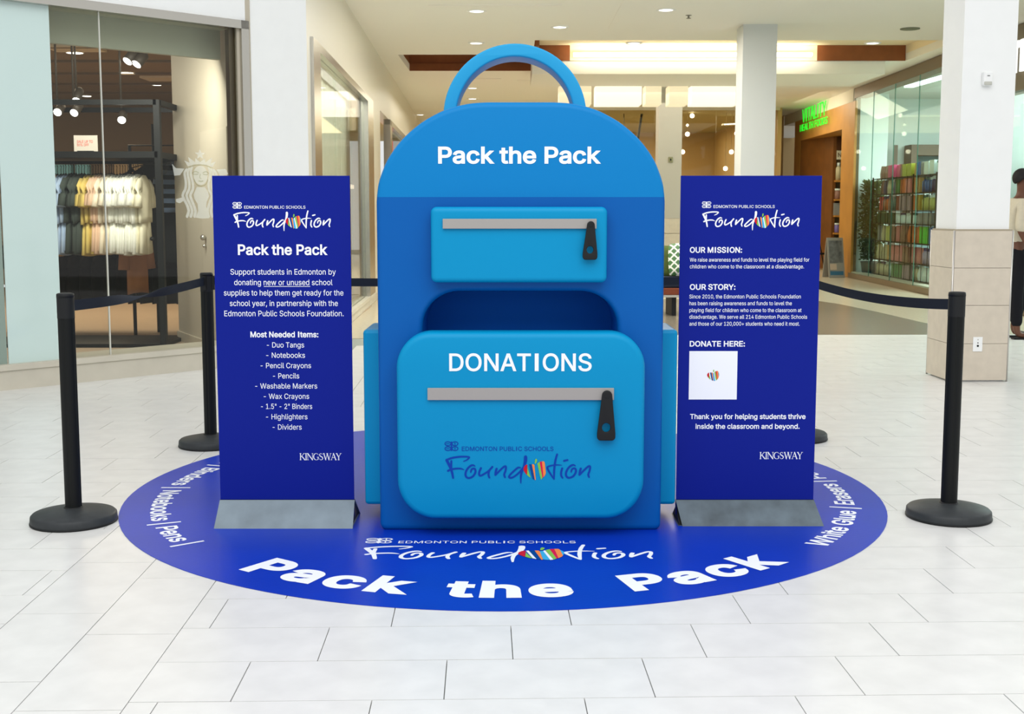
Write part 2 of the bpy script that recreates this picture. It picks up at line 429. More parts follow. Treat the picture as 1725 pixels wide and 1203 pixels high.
B().prism([(7.1, 12), (11.9, 12), (11.9, 30.8), (7.1, 30.8)], -.03, .002).build('shop_floor', mat('shop_floor_tile', lin(170, 150, 120), .3), floor)

# ------------------------------------------------------------------ ceiling
CZ = 3.8
cl = B()
def cbox(x0, x1, y0, y1): cl.box(x0, x1, y0, y1, CZ, CZ+.12)
cbox(-2.75, 9.5, 12.0, 17.6)
cbox(-2.75, .33, 17.6, 19.2); cbox(6.46, 9.5, 17.6, 20)
cbox(-2.75, -1.8, 19.2, 21.4); cbox(-2.75, .33, 21.4, 42)
cbox(.33, 9.5, 20.0, 42)
ceil = setp(cl.build('ceiling', M_ceil), kind='structure')
cl = B().box(-2.75, 10, 11.85, 12.0, CZ, 5.6); cl.build('atrium_fascia', M_white, ceil)
# brown recess on the left
r = B(); r.box(-1.9, .43, 21.4, 21.5, CZ+.12, 4.4).box(-1.9, .43, 19.1, 19.2, CZ+.12, 4.4).box(-1.9, -1.8, 19.2, 21.4, CZ+.12, 4.4).box(.33, .43, 19.2, 21.4, CZ+.12, 4.4).box(-1.9, .43, 19.1, 21.5, 4.4, 4.5)
r.box(-1.8, .33, 21.38, 21.4, CZ, CZ+.13)
r.build('wood_recess', M_brownwood, ceil)
# cove recess over the soffit
r = B(); r.box(.33, 6.46, 17.5, 17.6, CZ+.12, 4.05).box(.23, .33, 17.5, 20.1, CZ+.12, 4.05).box(6.46, 6.56, 17.5, 20.1, CZ+.12, 4.05).box(.23, 6.56, 17.5, 20.1, 4.05, 4.12)
r.box(.95, 5.0, 19.97, 19.995, CZ, 4.05)
r.build('cove_recess', mat('cove_paint', (.85, .74, .52, 1), .6), ceil)
B().box(.34, .949, 19.97, 19.995, CZ, 4.05).box(5.001, 6.45, 19.97, 19.995, CZ, 4.05).build('wood_recess_end', M_brownwood, ceil)
sf = setp(B().box(.33, 6.13, 20.0, 21.95, 3.59, CZ).build('trim_1', M_ceil), kind='structure')
t = empty('cove_strip_light', (2.95, 19.88, 3.9), label='long linear cove light tucked in the ceiling slot above the dropped soffit', cat='light')
B().box(-1.95, 1.95, -.02, .02, -.03, .01).build('light_tube', M_cove, t)
B().box(-1.95, 1.95, .02, .06, -.05, .03).build('housing', M_white, t)
for (x0, x1, y0, y1) in ((-1.0, .6, 14.6, 16.9), (1.3, 2.9, 14.2, 16.6), (-.9, -.2, 22.6, 26.5), (0.1, .9, 22.9, 27)):
    B().box(x0, x1, y0, y1, CZ-.006, CZ).build('access_panel', M_ceil, ceil)
# far wall
setp(B().box(-2.9, 10, 41, 41.2, 0, 4.1).build('wall_far', mat('far_wall_paint', lin(176, 150, 104), .6)), kind='structure')

# ceiling downlights
def downlight(px, py, label, z=CZ, r=.105):
    x, y = gnd(px, py, z)
    t = empty('ceiling_light', (x, y, z), label=label, cat='light', group='round recessed ceiling lights')
    B().lathe([(r*.82, -.004), (r*.82, -.012), (r+.015, -.012), (r+.02, 0)], 24, caps=False).build('trim_ring', M_white, t)
    B().lathe([(.001, -.008), (r*.84, -.008)], 24, caps=False).build('lens', M_lamp, t)
for q in [(803, 18, 'round recessed ceiling light just left above the backpack handle'),
          (943, 45, 'round recessed ceiling light right of the top of the backpack handle'),
          (1122, 16, 'round recessed ceiling light nearest the top edge above the white column'),
          (802, 72, 'round recessed ceiling light in front of the brown wooden ceiling recess'),
          (1068, 72, 'round recessed ceiling light left of the white column beside the bright cove'),
          (1470, 72, 'round recessed ceiling light right of the white column near the large pillar'),
          (796, 148, 'upper of two small recessed ceiling lights seen through the handle arch'),
          (796, 166, 'lower of two small recessed ceiling lights seen through the handle arch'),
          (708, 193, 'small far recessed ceiling light just above the backpack shoulder'),
          (675, 200, 'farthest recessed ceiling light beside the left corridor wall')]:
    downlight(*q)
x, y = gnd(1533, 48, CZ)
t = empty('ceiling_speaker', (x, y, CZ), label='round grey ceiling speaker grille left of the large pillar', cat='speaker')
B().lathe([(.13, -.0), (.13, -.01), (.11, -.015), (.001, -.015)], 24, caps=False).build('grille', mat('speaker_grey', lin(120, 125, 105), .7), t)
x, y = gnd(1160, 25, CZ)
t = empty('sprinkler', (x, y, CZ), label='small ceiling sprinkler head beside the nearest right ceiling light', cat='sprinkler')
B().lathe([(.04, 0), (.04, -.008), (.012, -.012), (.012, -.04), (.03, -.042), (.03, -.046)], 16).build('head', mat('grey_plastic', lin(130, 130, 118), .5), t)
# lantern boxes
for i, (x0, x1, s) in enumerate([(940, 998, 'half hidden by the handle'), (1002, 1083, 'wide, right of the handle'), (1086, 1116, 'narrow, left of the grey column top'),
                              (1126, 1161, 'narrow, right of the grey column top'), (1164, 1246, 'wide, touching the white column')]):
    a = at(x0, 147, 22.1); b = at(x1, 176, 22.1)
    t = empty('ceiling_lantern', ((a.x+b.x)/2, 22.1, CZ), label='glowing cream box lantern under the soffit, '+s, cat='lamp', group='cream box lanterns under the soffit')
    hw = (b.x-a.x)/2; z1 = a.z-CZ+.04; z0 = b.z-CZ; hw -= .02
    B().box(-hw, hw, 0, .55, z0, z1).build('shade', M_lampw if x1-x0 > 60 else M_lampw2, t, bevel=.01)
    B().box(-hw*.9, hw*.9, .05, .5, z1, 0).build('mount', M_ceil, t)

# ------------------------------------------------------------------ left storefront (45 degree wall)
P0 = Vector((-3.86, 8.932)); P1 = Vector((-1.85, 10.94)); dL = (P1-P0).normalized(); nL = Vector((-dL.y, dL.x))
def L(s, off=0): q = P0+dL*s+nL*off; return (q.x, q.y)
def onL(px, py):
    a = (px-CX)/F; b = (CY-py)/F; c, s = math.cos(PITCH), math.sin(PITCH); dy = c+b*s
    n = Vector((-dL.y, dL.x)); t = P0.dot(n)/(a*n.x+dy*n.y); q = Vector((a*t, dy*t)); return (q-P0).dot(dL), CH+(-s+b*c)*t
sF = onL(423, 300)[0]   # outer edge of the steel frame
wall_left = setp(B().seg(L(sF), L(2.85), .25, 0, 5.6).seg(L(-3), L(sF), .25, 2.97, 5.6).build('wall_left', M_white), kind='structure')
cb = B().seg(L(-3), L(sF-.02), .32, 0, .15).seg(L(-3), L(sF-.02), .4, .15, .195, -.015)
setp(cb.build('baseboard_left', M_curb), kind='structure')
fr = setp(B().seg(L(-3), L(sF), .10, 2.905, 2.975, -.02).seg(L(sF-.075), L(sF), .10, .15, 2.975, -.02).build('trim_2', M_steel), kind='structure')
B().seg(L(sF-.14), L(sF-.075), .06, .19, 2.905, .08).build('inner_post', mat('bronze_steel', lin(120, 105, 85), .3, metal=.8), fr)
win = empty('window_1', kind='structure')
sA = onL(98, 300)[0]; sB = onL(181, 300)[0]
B().seg(L(-3), L(onL(8, 400)[0]), .012, .19, 2.92, .055).build('pane', mat('grey_pane', lin(140, 156, 146), .15), win)
B().seg(L(onL(8, 400)[0]+.01), L(sA), .012, .19, 2.92, .05).build('pane', M_panebl, win)
B().seg(L(sA+.004), L(sB-.005), .012, .19, 2.92, .05).build('pane', M_glassl, win)
B().seg(L(sB+.005), L(sF-.07), .012, .19, 2.92, .05).build('pane', M_glassl, win)
B().seg(L(sB-.005), L(sB+.005), .014, .19, 2.92, .049).build('glass_joint', M_edge, win)
# shop interior
shop = empty('left_shop_interior', kind='structure'); shop.name = 'wall_shop_left'
B().seg(L(-3), L(2.2), .06, 2.68, 3.3, .38).build('bulkhead', mat('bulkhead_grey', lin(190, 190, 172), .6), shop)
B().seg(L(-3), L(2.2), .34, 2.93, 2.99, .06).build('bulkhead_soffit', MATS['bulkhead_grey'], shop)
B().prism([L(-4, .4), L(2.4, .4), (-3.0, 13), (-3.0, 16.2), (-4.4, 16.2), (-4.4, 22.1), (-12, 22.1), (-12, 5.4)], 3.3, 3.4).build('shop_ceiling', M_shopbrown, shop)
B().box(-12, -4.4, 22.0, 22.2, 0, 3.4).box(-4.5, -4.4, 16.2, 22, 0, 3.4).build('back_wall', M_shopbrown, shop)
B().box(-12.1, -12, 5, 22.2, 0, 3.4).build('side_wall', M_shopbrown, shop)
for x0, x1, z0, z1, c in ((-5.6, -5.15, 0, 2.15, (190, 160, 115)), (-5.05, -4.55, 0, 2.1, (205, 170, 120)), (-7.5, -6.9, .8, 1.6, (150, 130, 100)), (-6.5, -6.2, 1.7, 2.0, (140, 200, 205)), (-6.15, -5.95, 1.7, 2.0, (140, 200, 205)), (-7.6, -6.9, 1.95, 2.1, (120, 180, 170)), (-5.1,-4.6, .2, .8, (70, 50, 40))):
    B().box(x0*1.29, x1*1.29, 21.9, 22.0, z0, (z1-1.355)*1.29+1.355).build('wall_panel', mat('panel_%d_%d_%d' % c, lin(*c), .6), shop)
# conduit / joists on the shop ceiling
for i in range(6):
    B().box(-11, -4.4 if i > 1 else -3.8, 13+i*1.4, 13.06+i*1.4, 3.27, 3.3).build('ceiling_batten', mat('batten', lin(108, 90, 68), .6), shop)
# beige side wall by the entrance with a door panel and lock
W0 = (-3.50, 12.5); W1 = (-2.36, 10.46)
sw = B().seg(W1, W0, .12, .0, 3.3, -.12); sw.build('side_partition', mat('partition_beige', lin(184, 176, 158), .6), shop)
B().seg(W1, W0, .02, .005, .10, 0).build('baseboard', MATS['partition_beige'], shop)
dW = (Vector(W0)-Vector(W1)).normalized()
q0 = Vector(W1)+dW*.35; q1 = Vector(W1)+dW*1.25
dp = B().seg(q0, q1, .012, .12, 2.1, 0).build('door_panel', mat('door_beige', lin(190, 182, 164), .6), shop)
k = Vector(W1)+dW*1.12; kn = Vector((-dW.y, dW.x))
B().sphere((k.x+kn.x*.04, k.y+kn.y*.04, 1.10), .028).sphere((k.x+kn.x*.03, k.y+kn.y*.03, 1.02), .018).build('door_lock', M_steel, dp)

# reflection of a crowned sign, painted as pale shapes on the glass
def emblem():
    m = glass('painted_reflection', (.95, .97, .92, 1), .3, .42, (.95, .97, .9, 1))
    m2 = glass('painted_reflection_lines', (.80, .82, .72, 1), .3, .10, (.6, .62, .5, 1))
    t = empty('sign_reflection', (*L(0, .04), 0), math.atan2(dL.y, dL.x), label='painted reflection of a round crowned woman emblem on the shop glass', cat='emblem')
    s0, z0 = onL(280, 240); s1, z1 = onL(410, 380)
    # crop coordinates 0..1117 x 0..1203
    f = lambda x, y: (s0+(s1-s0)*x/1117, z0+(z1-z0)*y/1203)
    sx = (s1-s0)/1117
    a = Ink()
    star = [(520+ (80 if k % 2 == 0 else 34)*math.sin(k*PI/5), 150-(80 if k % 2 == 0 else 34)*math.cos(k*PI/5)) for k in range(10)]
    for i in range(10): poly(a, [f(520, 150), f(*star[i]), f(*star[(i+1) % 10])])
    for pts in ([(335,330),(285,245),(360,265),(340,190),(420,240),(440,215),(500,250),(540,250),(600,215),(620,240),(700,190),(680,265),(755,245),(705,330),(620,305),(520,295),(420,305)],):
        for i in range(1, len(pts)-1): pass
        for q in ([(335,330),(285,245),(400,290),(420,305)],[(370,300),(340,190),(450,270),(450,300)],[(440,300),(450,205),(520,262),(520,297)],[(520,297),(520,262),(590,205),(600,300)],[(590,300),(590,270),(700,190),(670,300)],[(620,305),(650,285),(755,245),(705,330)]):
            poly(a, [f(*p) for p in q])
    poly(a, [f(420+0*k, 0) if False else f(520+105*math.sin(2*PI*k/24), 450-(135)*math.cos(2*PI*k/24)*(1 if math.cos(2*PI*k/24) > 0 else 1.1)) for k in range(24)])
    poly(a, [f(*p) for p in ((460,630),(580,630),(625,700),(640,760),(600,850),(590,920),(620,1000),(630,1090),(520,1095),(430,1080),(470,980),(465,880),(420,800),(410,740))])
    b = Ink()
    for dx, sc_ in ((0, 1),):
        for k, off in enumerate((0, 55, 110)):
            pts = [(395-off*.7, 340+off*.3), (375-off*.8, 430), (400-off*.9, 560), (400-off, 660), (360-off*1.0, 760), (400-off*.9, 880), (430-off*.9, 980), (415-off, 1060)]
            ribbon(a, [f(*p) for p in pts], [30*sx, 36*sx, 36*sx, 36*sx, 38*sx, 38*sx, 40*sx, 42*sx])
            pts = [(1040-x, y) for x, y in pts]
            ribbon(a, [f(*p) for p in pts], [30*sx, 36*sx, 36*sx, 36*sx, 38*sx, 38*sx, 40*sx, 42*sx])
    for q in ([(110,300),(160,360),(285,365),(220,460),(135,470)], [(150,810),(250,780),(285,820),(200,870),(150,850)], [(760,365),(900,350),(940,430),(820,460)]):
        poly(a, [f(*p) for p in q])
    a.build('reflection_print', m, t)
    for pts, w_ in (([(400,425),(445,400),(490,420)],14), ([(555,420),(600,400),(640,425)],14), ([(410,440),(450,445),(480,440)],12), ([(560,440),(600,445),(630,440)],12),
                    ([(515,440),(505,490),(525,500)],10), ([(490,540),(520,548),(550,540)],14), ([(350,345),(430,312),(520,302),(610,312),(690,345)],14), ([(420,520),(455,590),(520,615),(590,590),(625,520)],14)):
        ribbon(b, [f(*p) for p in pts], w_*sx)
    o = b.build('reflection_lines', m2, t); o.location.y = -.002
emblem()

# ------------------------------------------------------------------ corridor wall, left
Q0 = Vector((-1.85, 10.94)); Q1 = Vector((-2.62, 36.0)); dQ = (Q1-Q0).normalized()
def Qp(s, off=0): q = Q0+dQ*s+Vector((-dQ.y, dQ.x))*off; return (q.x, q.y)
def onQ(px, py):
    a = (px-CX)/F; b = (CY-py)/F; c, s = math.cos(PITCH), math.sin(PITCH); dy = c+b*s
    n = Vector((-dQ.y, dQ.x)); t = Q0.dot(n)/(a*n.x+dy*n.y); q = Vector((a*t, dy*t)); return (q-Q0).dot(dQ), CH+(-s+b*c)*t
g0 = onQ(537, 200)[0]; g1 = onQ(618, 300)[0]; g2 = onQ(627, 300)[0]; h0 = onQ(655, 250)[0]
M_cw = mat('corridor_wall_paint', (.72, .68, .58, 1), .35, spec=.4)
wc = B().seg(Qp(0), Qp(26), .2, 2.95, CZ).seg(Qp(0), Qp(g0-.5), .2, 0, 2.95).seg(Qp(g2), Qp(g2+1.6), .2, 0, 2.95)
wc.seg((-1.85, 10.94), (-2.04, 11.14), .1, 0, 5.6)
setp(wc.build('wall_corridor', M_cw), kind='structure')
bb = B().seg(Qp(0), Qp(g2+1.6), .25, 0, .10, -.01).seg(Qp(g0-.5), Qp(g2), .12, .10, .15, -.03)
setp(bb.build('baseboard_corridor', M_curb), kind='structure')
t3 = B().seg(Qp(g0-.52), Qp(g2), .10, 2.87, 2.95, -.03).seg(Qp(g0-.52), Qp(g0-.02), .10, .15, 2.87, -.03).seg(Qp(g1), Qp(g2), .10, .15, 2.87, -.03)
setp(t3.build('trim_3', M_steel), kind='structure')
win2 = empty('window_2', kind='structure')
n_ = 3
for i in range(n_):
    a_, b_ = g0+(g1-g0)*i/n_+.006, g0+(g1-g0)*(i+1)/n_-.006
    B().seg(Qp(a_), Qp(b_), .012, .15, 2.87, .03).build('pane', M_glass, win2)
# sheer curtain
cv = MB(); n = 160; pts = []
for i in range(n+1):
    s = g0-.1+(g1-g0+.7)*i/n; pts.append(Qp(s, .32+.03*math.sin(i*.9)+.015*math.sin(i*2.3)))
cv.add([(x, y, .2) for x, y in pts]+[(x, y, 3.33) for x, y in pts], [(i, i+1, n+2+i, n+1+i) for i in range(n)], True)
cu_ = cv.build('curtain', mat('sheer_curtain', (.84, .84, .72, 1), .8, noise=.06, nscale=20)); setp(cu_, label='long pale pleated sheer curtain behind the corridor shop glass', cat='curtain')
cr = empty('wall_shop_middle', kind='structure')
B().seg(Qp(1.4, .85), Qp(7.6, .85), .1, 0, 3.4).seg(Qp(7.6, 2.4), Qp(22, 2.4), .1, 0, 3.4).seg(Qp(7.6, .85), Qp(7.6, 2.5), .1, 0, 3.4).build('back_wall', mat('mid_shop_wall', lin(214, 204, 170), .6), cr)
B().seg(Qp(1.4, .2), Qp(7.6, .2), .75, 3.35, 3.45).seg(Qp(7.6, .2), Qp(24, .2), 2.4, 3.35, 3.45).build('shop_ceiling', mat('mid_shop_ceiling', lin(196, 180, 140), .6), cr)
B().prism([Qp(g2+1.6, .2), Qp(26, .2), Qp(26, 2.5), Qp(g2+1.6, 2.5)], -.03, .003).build('shop_floor', M_terr, cr)
# second storefront further on: steel frame, glass, red neon sign
t4 = B().seg(Qp(h0), Qp(h0+.5), .12, 0, 2.95, -.03).seg(Qp(h0), Qp(h0+7), .1, 2.86, 2.95, -.03)
setp(t4.build('trim_4', M_steel), kind='structure')
win3 = empty('window_3', kind='structure')
B().seg(Qp(h0+.5), Qp(h0+7), .012, .1, 2.86, .03).build('pane', M_glass, win3)
M_neon = mat('red_neon', lin(235, 60, 70), .5, emis=lin(255, 60, 70), estr=1.1)
for i, (a_, b_, z0, z1) in enumerate(((.7, 2.6, 2.5, 2.72), (.6, 1.6, 1.75, 1.95), (.1, .45, 1.2, 2.2))):
    t = empty('red_sign_bar', (*Qp(h0+a_, .12 if i < 2 else -.06), 0), math.atan2(dQ.y, dQ.x), label=['upper glowing red sign bar behind the second corridor shop glass', 'lower glowing red sign bar behind the second corridor shop glass', 'red upright sign strip on the second shop frame'][i], cat='sign')
    B().box(0, b_-a_, -.02, .02, z0, z1).build('light_face', M_neon, t, bevel=.008)
# light shelf glimpsed in the recess
t = empty('display_shelf', (*Qp(g2+3.1, .9), 0), math.atan2(dQ.y, dQ.x), label='bright display shelf with hanging dark garments left of the backpack shoulder', cat='shelf')
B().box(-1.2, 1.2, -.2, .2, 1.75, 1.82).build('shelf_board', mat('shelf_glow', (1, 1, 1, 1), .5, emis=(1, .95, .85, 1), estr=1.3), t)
for i in range(6):
    B().box(-1.1+i*.38, -.9+i*.38, -.1, .1, 2.0, 2.75).build('garment', mat('garment_brown', lin(90, 62, 44), .8), t, bevel=.03)
B().box(-1.2, 1.2, -.02, .02, 2.76, 2.80).build('hang_rail', M_black, t)

# ------------------------------------------------------------------ columns
col = setp(B().box(3.05, 3.50, 16.1, 16.55, 0, CZ).build('pillar', mat('grey_white_paint', (.62, .64, .63, 1), .6, spec=.2)), label='slim white column rising behind the right banner', kind='structure')
c2 = setp(B().box(2.93, 3.40, 24.2, 24.67, 1.2, CZ).build('pillar', mat('far_column_paint', (.50, .48, .43, 1), .6, spec=.2)), label='far grey-beige column between the lanterns', kind='structure')
for k in range(4): B().box(2.90, 3.43, 24.17, 24.70, k*.3+.004, k*.3+.296).build('cladding_tile', M_stone, c2)
a = at(1130, 269, 24.17)
t = empty('wall_switch', (a.x, 24.2, a.z), label='small grey-green wall plate on the far column', cat='switch')
B().box(-.045, .045, -.02, 0, -.055, .055).build('plate', mat('plate_green_grey', lin(140, 140, 110), .5), t, bevel=.006)
B().box(-.012, .012, -.03, -.018, -.02, .02).build('button', M_blackpl, t)
# right pillar
pa = Vector((3.468, 9.414)); pb = pa+Vector((math.cos(.03), math.sin(.03)))*.48; dp_ = (pb-pa).normalized(); np_ = Vector((-dp_.y, dp_.x))
side = .48
ang = math.atan2(dp_.y, dp_.x)
pil = empty('pillar', (pa.x, pa.y, 0), ang, label='large square white pillar with beige stone cladding below, at the right', kind='structure')
W = (pb-pa).length
B().box(.03, W-.03, .03, side-.03, 0, 5.6).build('pillar_shaft', M_white, pil)
B().box(.01, W-.01, .01, side-.01, 1.195, 1.21).build('cladding_ledge', mat('ledge_beige', lin(170, 160, 140), .6), pil)  # thin ledge in a darker beige than the stone
zs = [0.012, .305, .61, .905, 1.197]
for z0, z1 in zip(zs, zs[1:]):
    B().box(.014, W-.014, 0, .02, z0+.0015, z1-.0015).build('cladding_tile', M_stone, pil)
    B().box(0, .02, .014, side-.014, z0+.0015, z1-.0015).build('cladding_tile', M_stone, pil)
    B().box(W-.02, W, .014, side-.014, z0+.0015, z1-.0015).build('cladding_tile', M_stone, pil)
for x, y in ((.007, .007), (W-.007, .007), (.007, side-.007)):
    B().lathe([(.008, 0), (.008, 1.2)], 10, (x, y, 0)).build('corner_strip', mat('strip_alu', lin(200, 196, 190), .3, metal=.7), pil)
def on_pil(px, py):
    a = (px-CX)/F; b = (CY-py)/F; c, s = math.cos(PITCH), math.sin(PITCH); dy = c+b*s
    t = pa.dot(np_)/(a*np_.x+dy*np_.y); q = Vector((a*t, dy*t)); return (q-pa).dot(dp_), CH+(-s+b*c)*t
def pil_pt(u, off): q = pa+dp_*u-np_*off; return (q.x, q.y)
u, z = on_pil(1646.5, 580)
t = empty('wall_outlet', (*pil_pt(u, 0), z), ang, label='white wall plate with a small black socket low on the stone pillar', cat='outlet')
B().box(-.038, .038, -.008, 0, -.058, .058).build('plate', M_white, t, bevel=.003)
B().lathe([(.008, 0), (.008, .004)], 12).build('socket', M_black, t, (0, -.008, -.012), (PI/2, 0, 0))
B().lathe([(.004, 0), (.004, .003)], 12).build('screw', M_steel, t, (0, -.008, .038), (PI/2, 0, 0))
B().lathe([(.005, 0), (.005, .003)], 12).build('port', mat('port_grey', lin(110, 110, 110), .5), t, (0, -.008, .012), (PI/2, 0, 0))
u, z = on_pil(1663, 133)
t = empty('motion_sensor', (*pil_pt(u, -.03), z), ang, label='small white wall sensor box high on the white pillar', cat='sensor')
B().box(-.035, .04, -.05, 0, -.05, .055).build('housing', M_white, t, bevel=.01)
B().box(-.03, .032, -.054, -.01, -.048, -.02).build('lens', mat('sensor_lens', lin(190, 190, 180), .4), t, bevel=.006)
B().box(-.008, .012, -.053, -.05, .02, .026).build('indicator', MATS['port_grey'], t)
# ------------------------------------------------------------------ right side shops
R0 = Vector((6.72, 18.2)); R1 = Vector((6.89, 24.4)); R2 = Vector((7.05, 30.4))
def onR(px, py, P=R0, Qv=R1):
    d = (Qv-P).normalized(); n = Vector((-d.y, d.x)); a = (px-CX)/F; b = (CY-py)/F; c, s = math.cos(PITCH), math.sin(PITCH); dy = c+b*s
    t = P.dot(n)/(a*n.x+dy*n.y); return Vector((a*t, dy*t, CH+(-s+b*c)*t))
M_hdr = mat('bronze_fascia', lin(122, 100, 74), .4, spec=.3)
wr = B().seg(R1, R0, .25, 3.6, 3.79).build('wall_right', M_hdr); setp(wr, kind='structure')
B().seg(R1, R0, .08, .0, 3.6).build('x', M_hdr) if False else None
B().seg(Vector((6.90, 24.55)), R1, .12, 0, 3.8).build('frame_post', mat('dark_bronze', lin(92, 84, 62), .4, metal=.4), wr)
win4 = empty('window_4', kind='structure')
M_jt = mat('joint_green', lin(70, 120, 105), .3)
cuts = [24.4, 23.0, 21.6, 20.2, 19.0, 18.2]
for y1, y0 in zip(cuts, cuts[1:]):
    x1 = 6.89-(24.4-y1)*.0274; x0 = 6.89-(24.4-y0)*.0274
    B().seg((x1, y1-.006), (x0, y0+.006), .012, .1, 3.6, 0).build('pane', M_glassr, win4)
    B().seg((x0, y0+.006), (x0, y0-.006), .012, .1, 3.6, 0).build('glass_joint', M_jt, win4)
bs = B().seg(R1, R0, .16, 0, .1, -.03).seg((6.69, 17.2), (6.6, 11.0), .16, 0, .12, -.03); setp(bs.build('baseboard_right', mat('bronze_curb', lin(120, 104, 80), .4)), kind='structure')
B().seg(R1, R0, .2, .02, .12, .02).build('sill', M_curb, win4)
ri = empty('wall_shop_right', kind='structure')
M_cyan = mat('shop_pale_wall', lin(214, 226, 222), .6, spec=.2)
B().box(10.4, 10.5, 12, 30.5, 0, 3.85).build('back_wall', M_cyan, ri)
B().box(7.3, 10.4, 25.6, 25.7, 0, 3.85).build('end_wall', M_cyan, ri)
B().box(6.98, 7.6, 24.46, 24.5, 0, 3.7).build('return_wall', M_cyan, ri)
B().box(7.0, 10.4, 12, 25.6, 3.7, 3.8).build('shop_ceiling', M_cyan, ri)
B().box(7.1, 10.4, 17.4, 17.5, 0, 3.7).build('dividing_wall', M_cyan, ri)
t = empty('linear_light', (7.3, 20.3, 3.62), .03, label='long cool white linear ceiling light just inside the right shop glass', cat='light')
B().box(-.08, .08, -1.9, 1.9, -.03, .0).build('diffuser', M_cool, t); B().box(-.1, .1, -1.95, 1.95, 0, .08).build('housing', M_white, t)
for i, (px, py, s) in enumerate(((1470, 195, 'upper'), (1447, 227, 'lower'))):
    a = at(px, py, 24.9); t = empty('globe_light', a, label=s+' of two white globe lights inside the right shop glass', cat='light')
    B().sphere((0, 0, 0), .06).build('globe', M_spot, t); B().tube([(0, 0, .05), (0, 0, 3.7-a.z)], .006, 6).build('cord', M_steel, t)
# near right shop with a dark fascia and lit letters
X0 = Vector((6.69, 17.3)); X1 = Vector((6.6, 11.0))
w2 = setp(B().seg(X0, X1, .25, 2.93, 3.79).seg((6.70, 18.2), X0, .25, 0, 3.79).build('wall_right_near', mat('dark_fascia', lin(118, 108, 90), .5)), kind='structure')
win5 = empty('window_5', kind='structure')
B().seg(X0, X1, .012, .12, 2.93, .05).build('pane', M_glassr, win5)
sg = empty('shop_sign', label='white lit letters on the dark fascia right of the large pillar', cat='sign')
a = onR(1709, 96, X0, X1); b_ = onR(1720.5, 96, X0, X1)
lb = MB(); z1 = onR(1715, 70, X0, X1).z; z0 = onR(1715, 123, X0, X1).z
M_let = mat('white_letter', (1, 1, 1, 1), .5, emis=(.95, 1, 1, 1), estr=.7)
y0, y1 = b_.y, a.y; ym = (y0+y1)/2
lb.box(6.62, 6.655, y0, y1, z1-.09, z1).box(6.62, 6.655, ym-.04, ym+.04, z0, z1-.09); lb.build('letter', M_let, sg)
c_ = onR(1724, 96, X0, X1); yc = c_.y
B().box(6.62, 6.655, yc-.08, yc, z0, z1).box(6.62, 6.655, yc-.35, yc-.08, z1-.09, z1).box(6.62, 6.655, yc-.3, yc-.08, (z0+z1)/2-.04, (z0+z1)/2+.04).build('letter', M_let, sg)
def bottle_mesh(r, h, kind):
    m = MB()
    if kind == 'bottle': m.lathe([(r, 0), (r, h*.68), (r*.45, h*.8), (r*.45, h*.82)], 12)
    elif kind == 'jar': m.lathe([(r*.9, 0), (r, h*.05), (r, h*.78), (r*.85, h*.82)], 14)
    elif kind == 'box': m.box(-r, r, -r*.7, r*.7, 0, h)
    elif kind == 'bag': m.add([(-r,-r*.4,0),(r,-r*.4,0),(r,r*.4,0),(-r,r*.4,0),(-r*1.05,-r*.5,h*.4),(r*1.05,-r*.5,h*.4),(r*1.05,r*.5,h*.4),(-r*1.05,r*.5,h*.4),(-r,-.006,h),(r,-.006,h),(r,.006,h),(-r,.006,h)],
        [(0,3,2,1),(0,1,5,4),(1,2,6,5),(2,3,7,6),(3,0,4,7),(4,5,9,8),(5,6,10,9),(6,7,11,10),(7,4,8,11),(8,9,10,11)])
    return m
def cap_mesh(r, h, kind):
    m = MB()
    if kind == 'bottle': m.lathe([(r*.5, h*.82), (r*.5, h), (r*.4, h*1.01)], 10)
    elif kind == 'jar': m.lathe([(r*1.02, h*.82), (r*1.02, h*.99), (r*.95, h)], 14)
    return m
CN = {'blue': (40, 100, 170), 'purple': (120, 110, 175), 'green': (60, 130, 75), 'orange': (205, 105, 50), 'pink': (205, 130, 130), 'tan': (200, 160, 100), 'navy': (60, 55, 105), 'white': (225, 240, 238),
      'magenta': (200, 80, 125), 'lime': (165, 175, 60), 'brown': (140, 105, 90), 'grey': (140, 145, 145), 'yellow-green': (185, 190, 110), 'teal': (60, 105, 100), 'lilac': (175, 160, 190), 'red': (200, 65, 65), 'cream': (190, 185, 150), 'bright green': (80, 205, 70), 'dark green': (25, 70, 50), 'pale blue': (150, 185, 200), 'mauve': (150, 130, 140), 'mustard': (170, 145, 60), 'dark red': (125, 50, 45)}
MC = {k: mat('product_'+k.replace(' ', '_').replace('-', '_'), lin(*v), .4, spec=.4, noise=.1, nscale=60) for k, v in CN.items()}
def product(cn, kind, r, h, loc, rz, label, group, cap=None):
    t = empty('product_'+kind, loc, rz, label=label, cat=kind, group=group)
    bottle_mesh(r, h, kind).build('body', MC[cn], t)
    if kind in ('bottle', 'jar'): cap_mesh(r, h, kind).build('lid', MC[cap or 'white'], t)
    return t
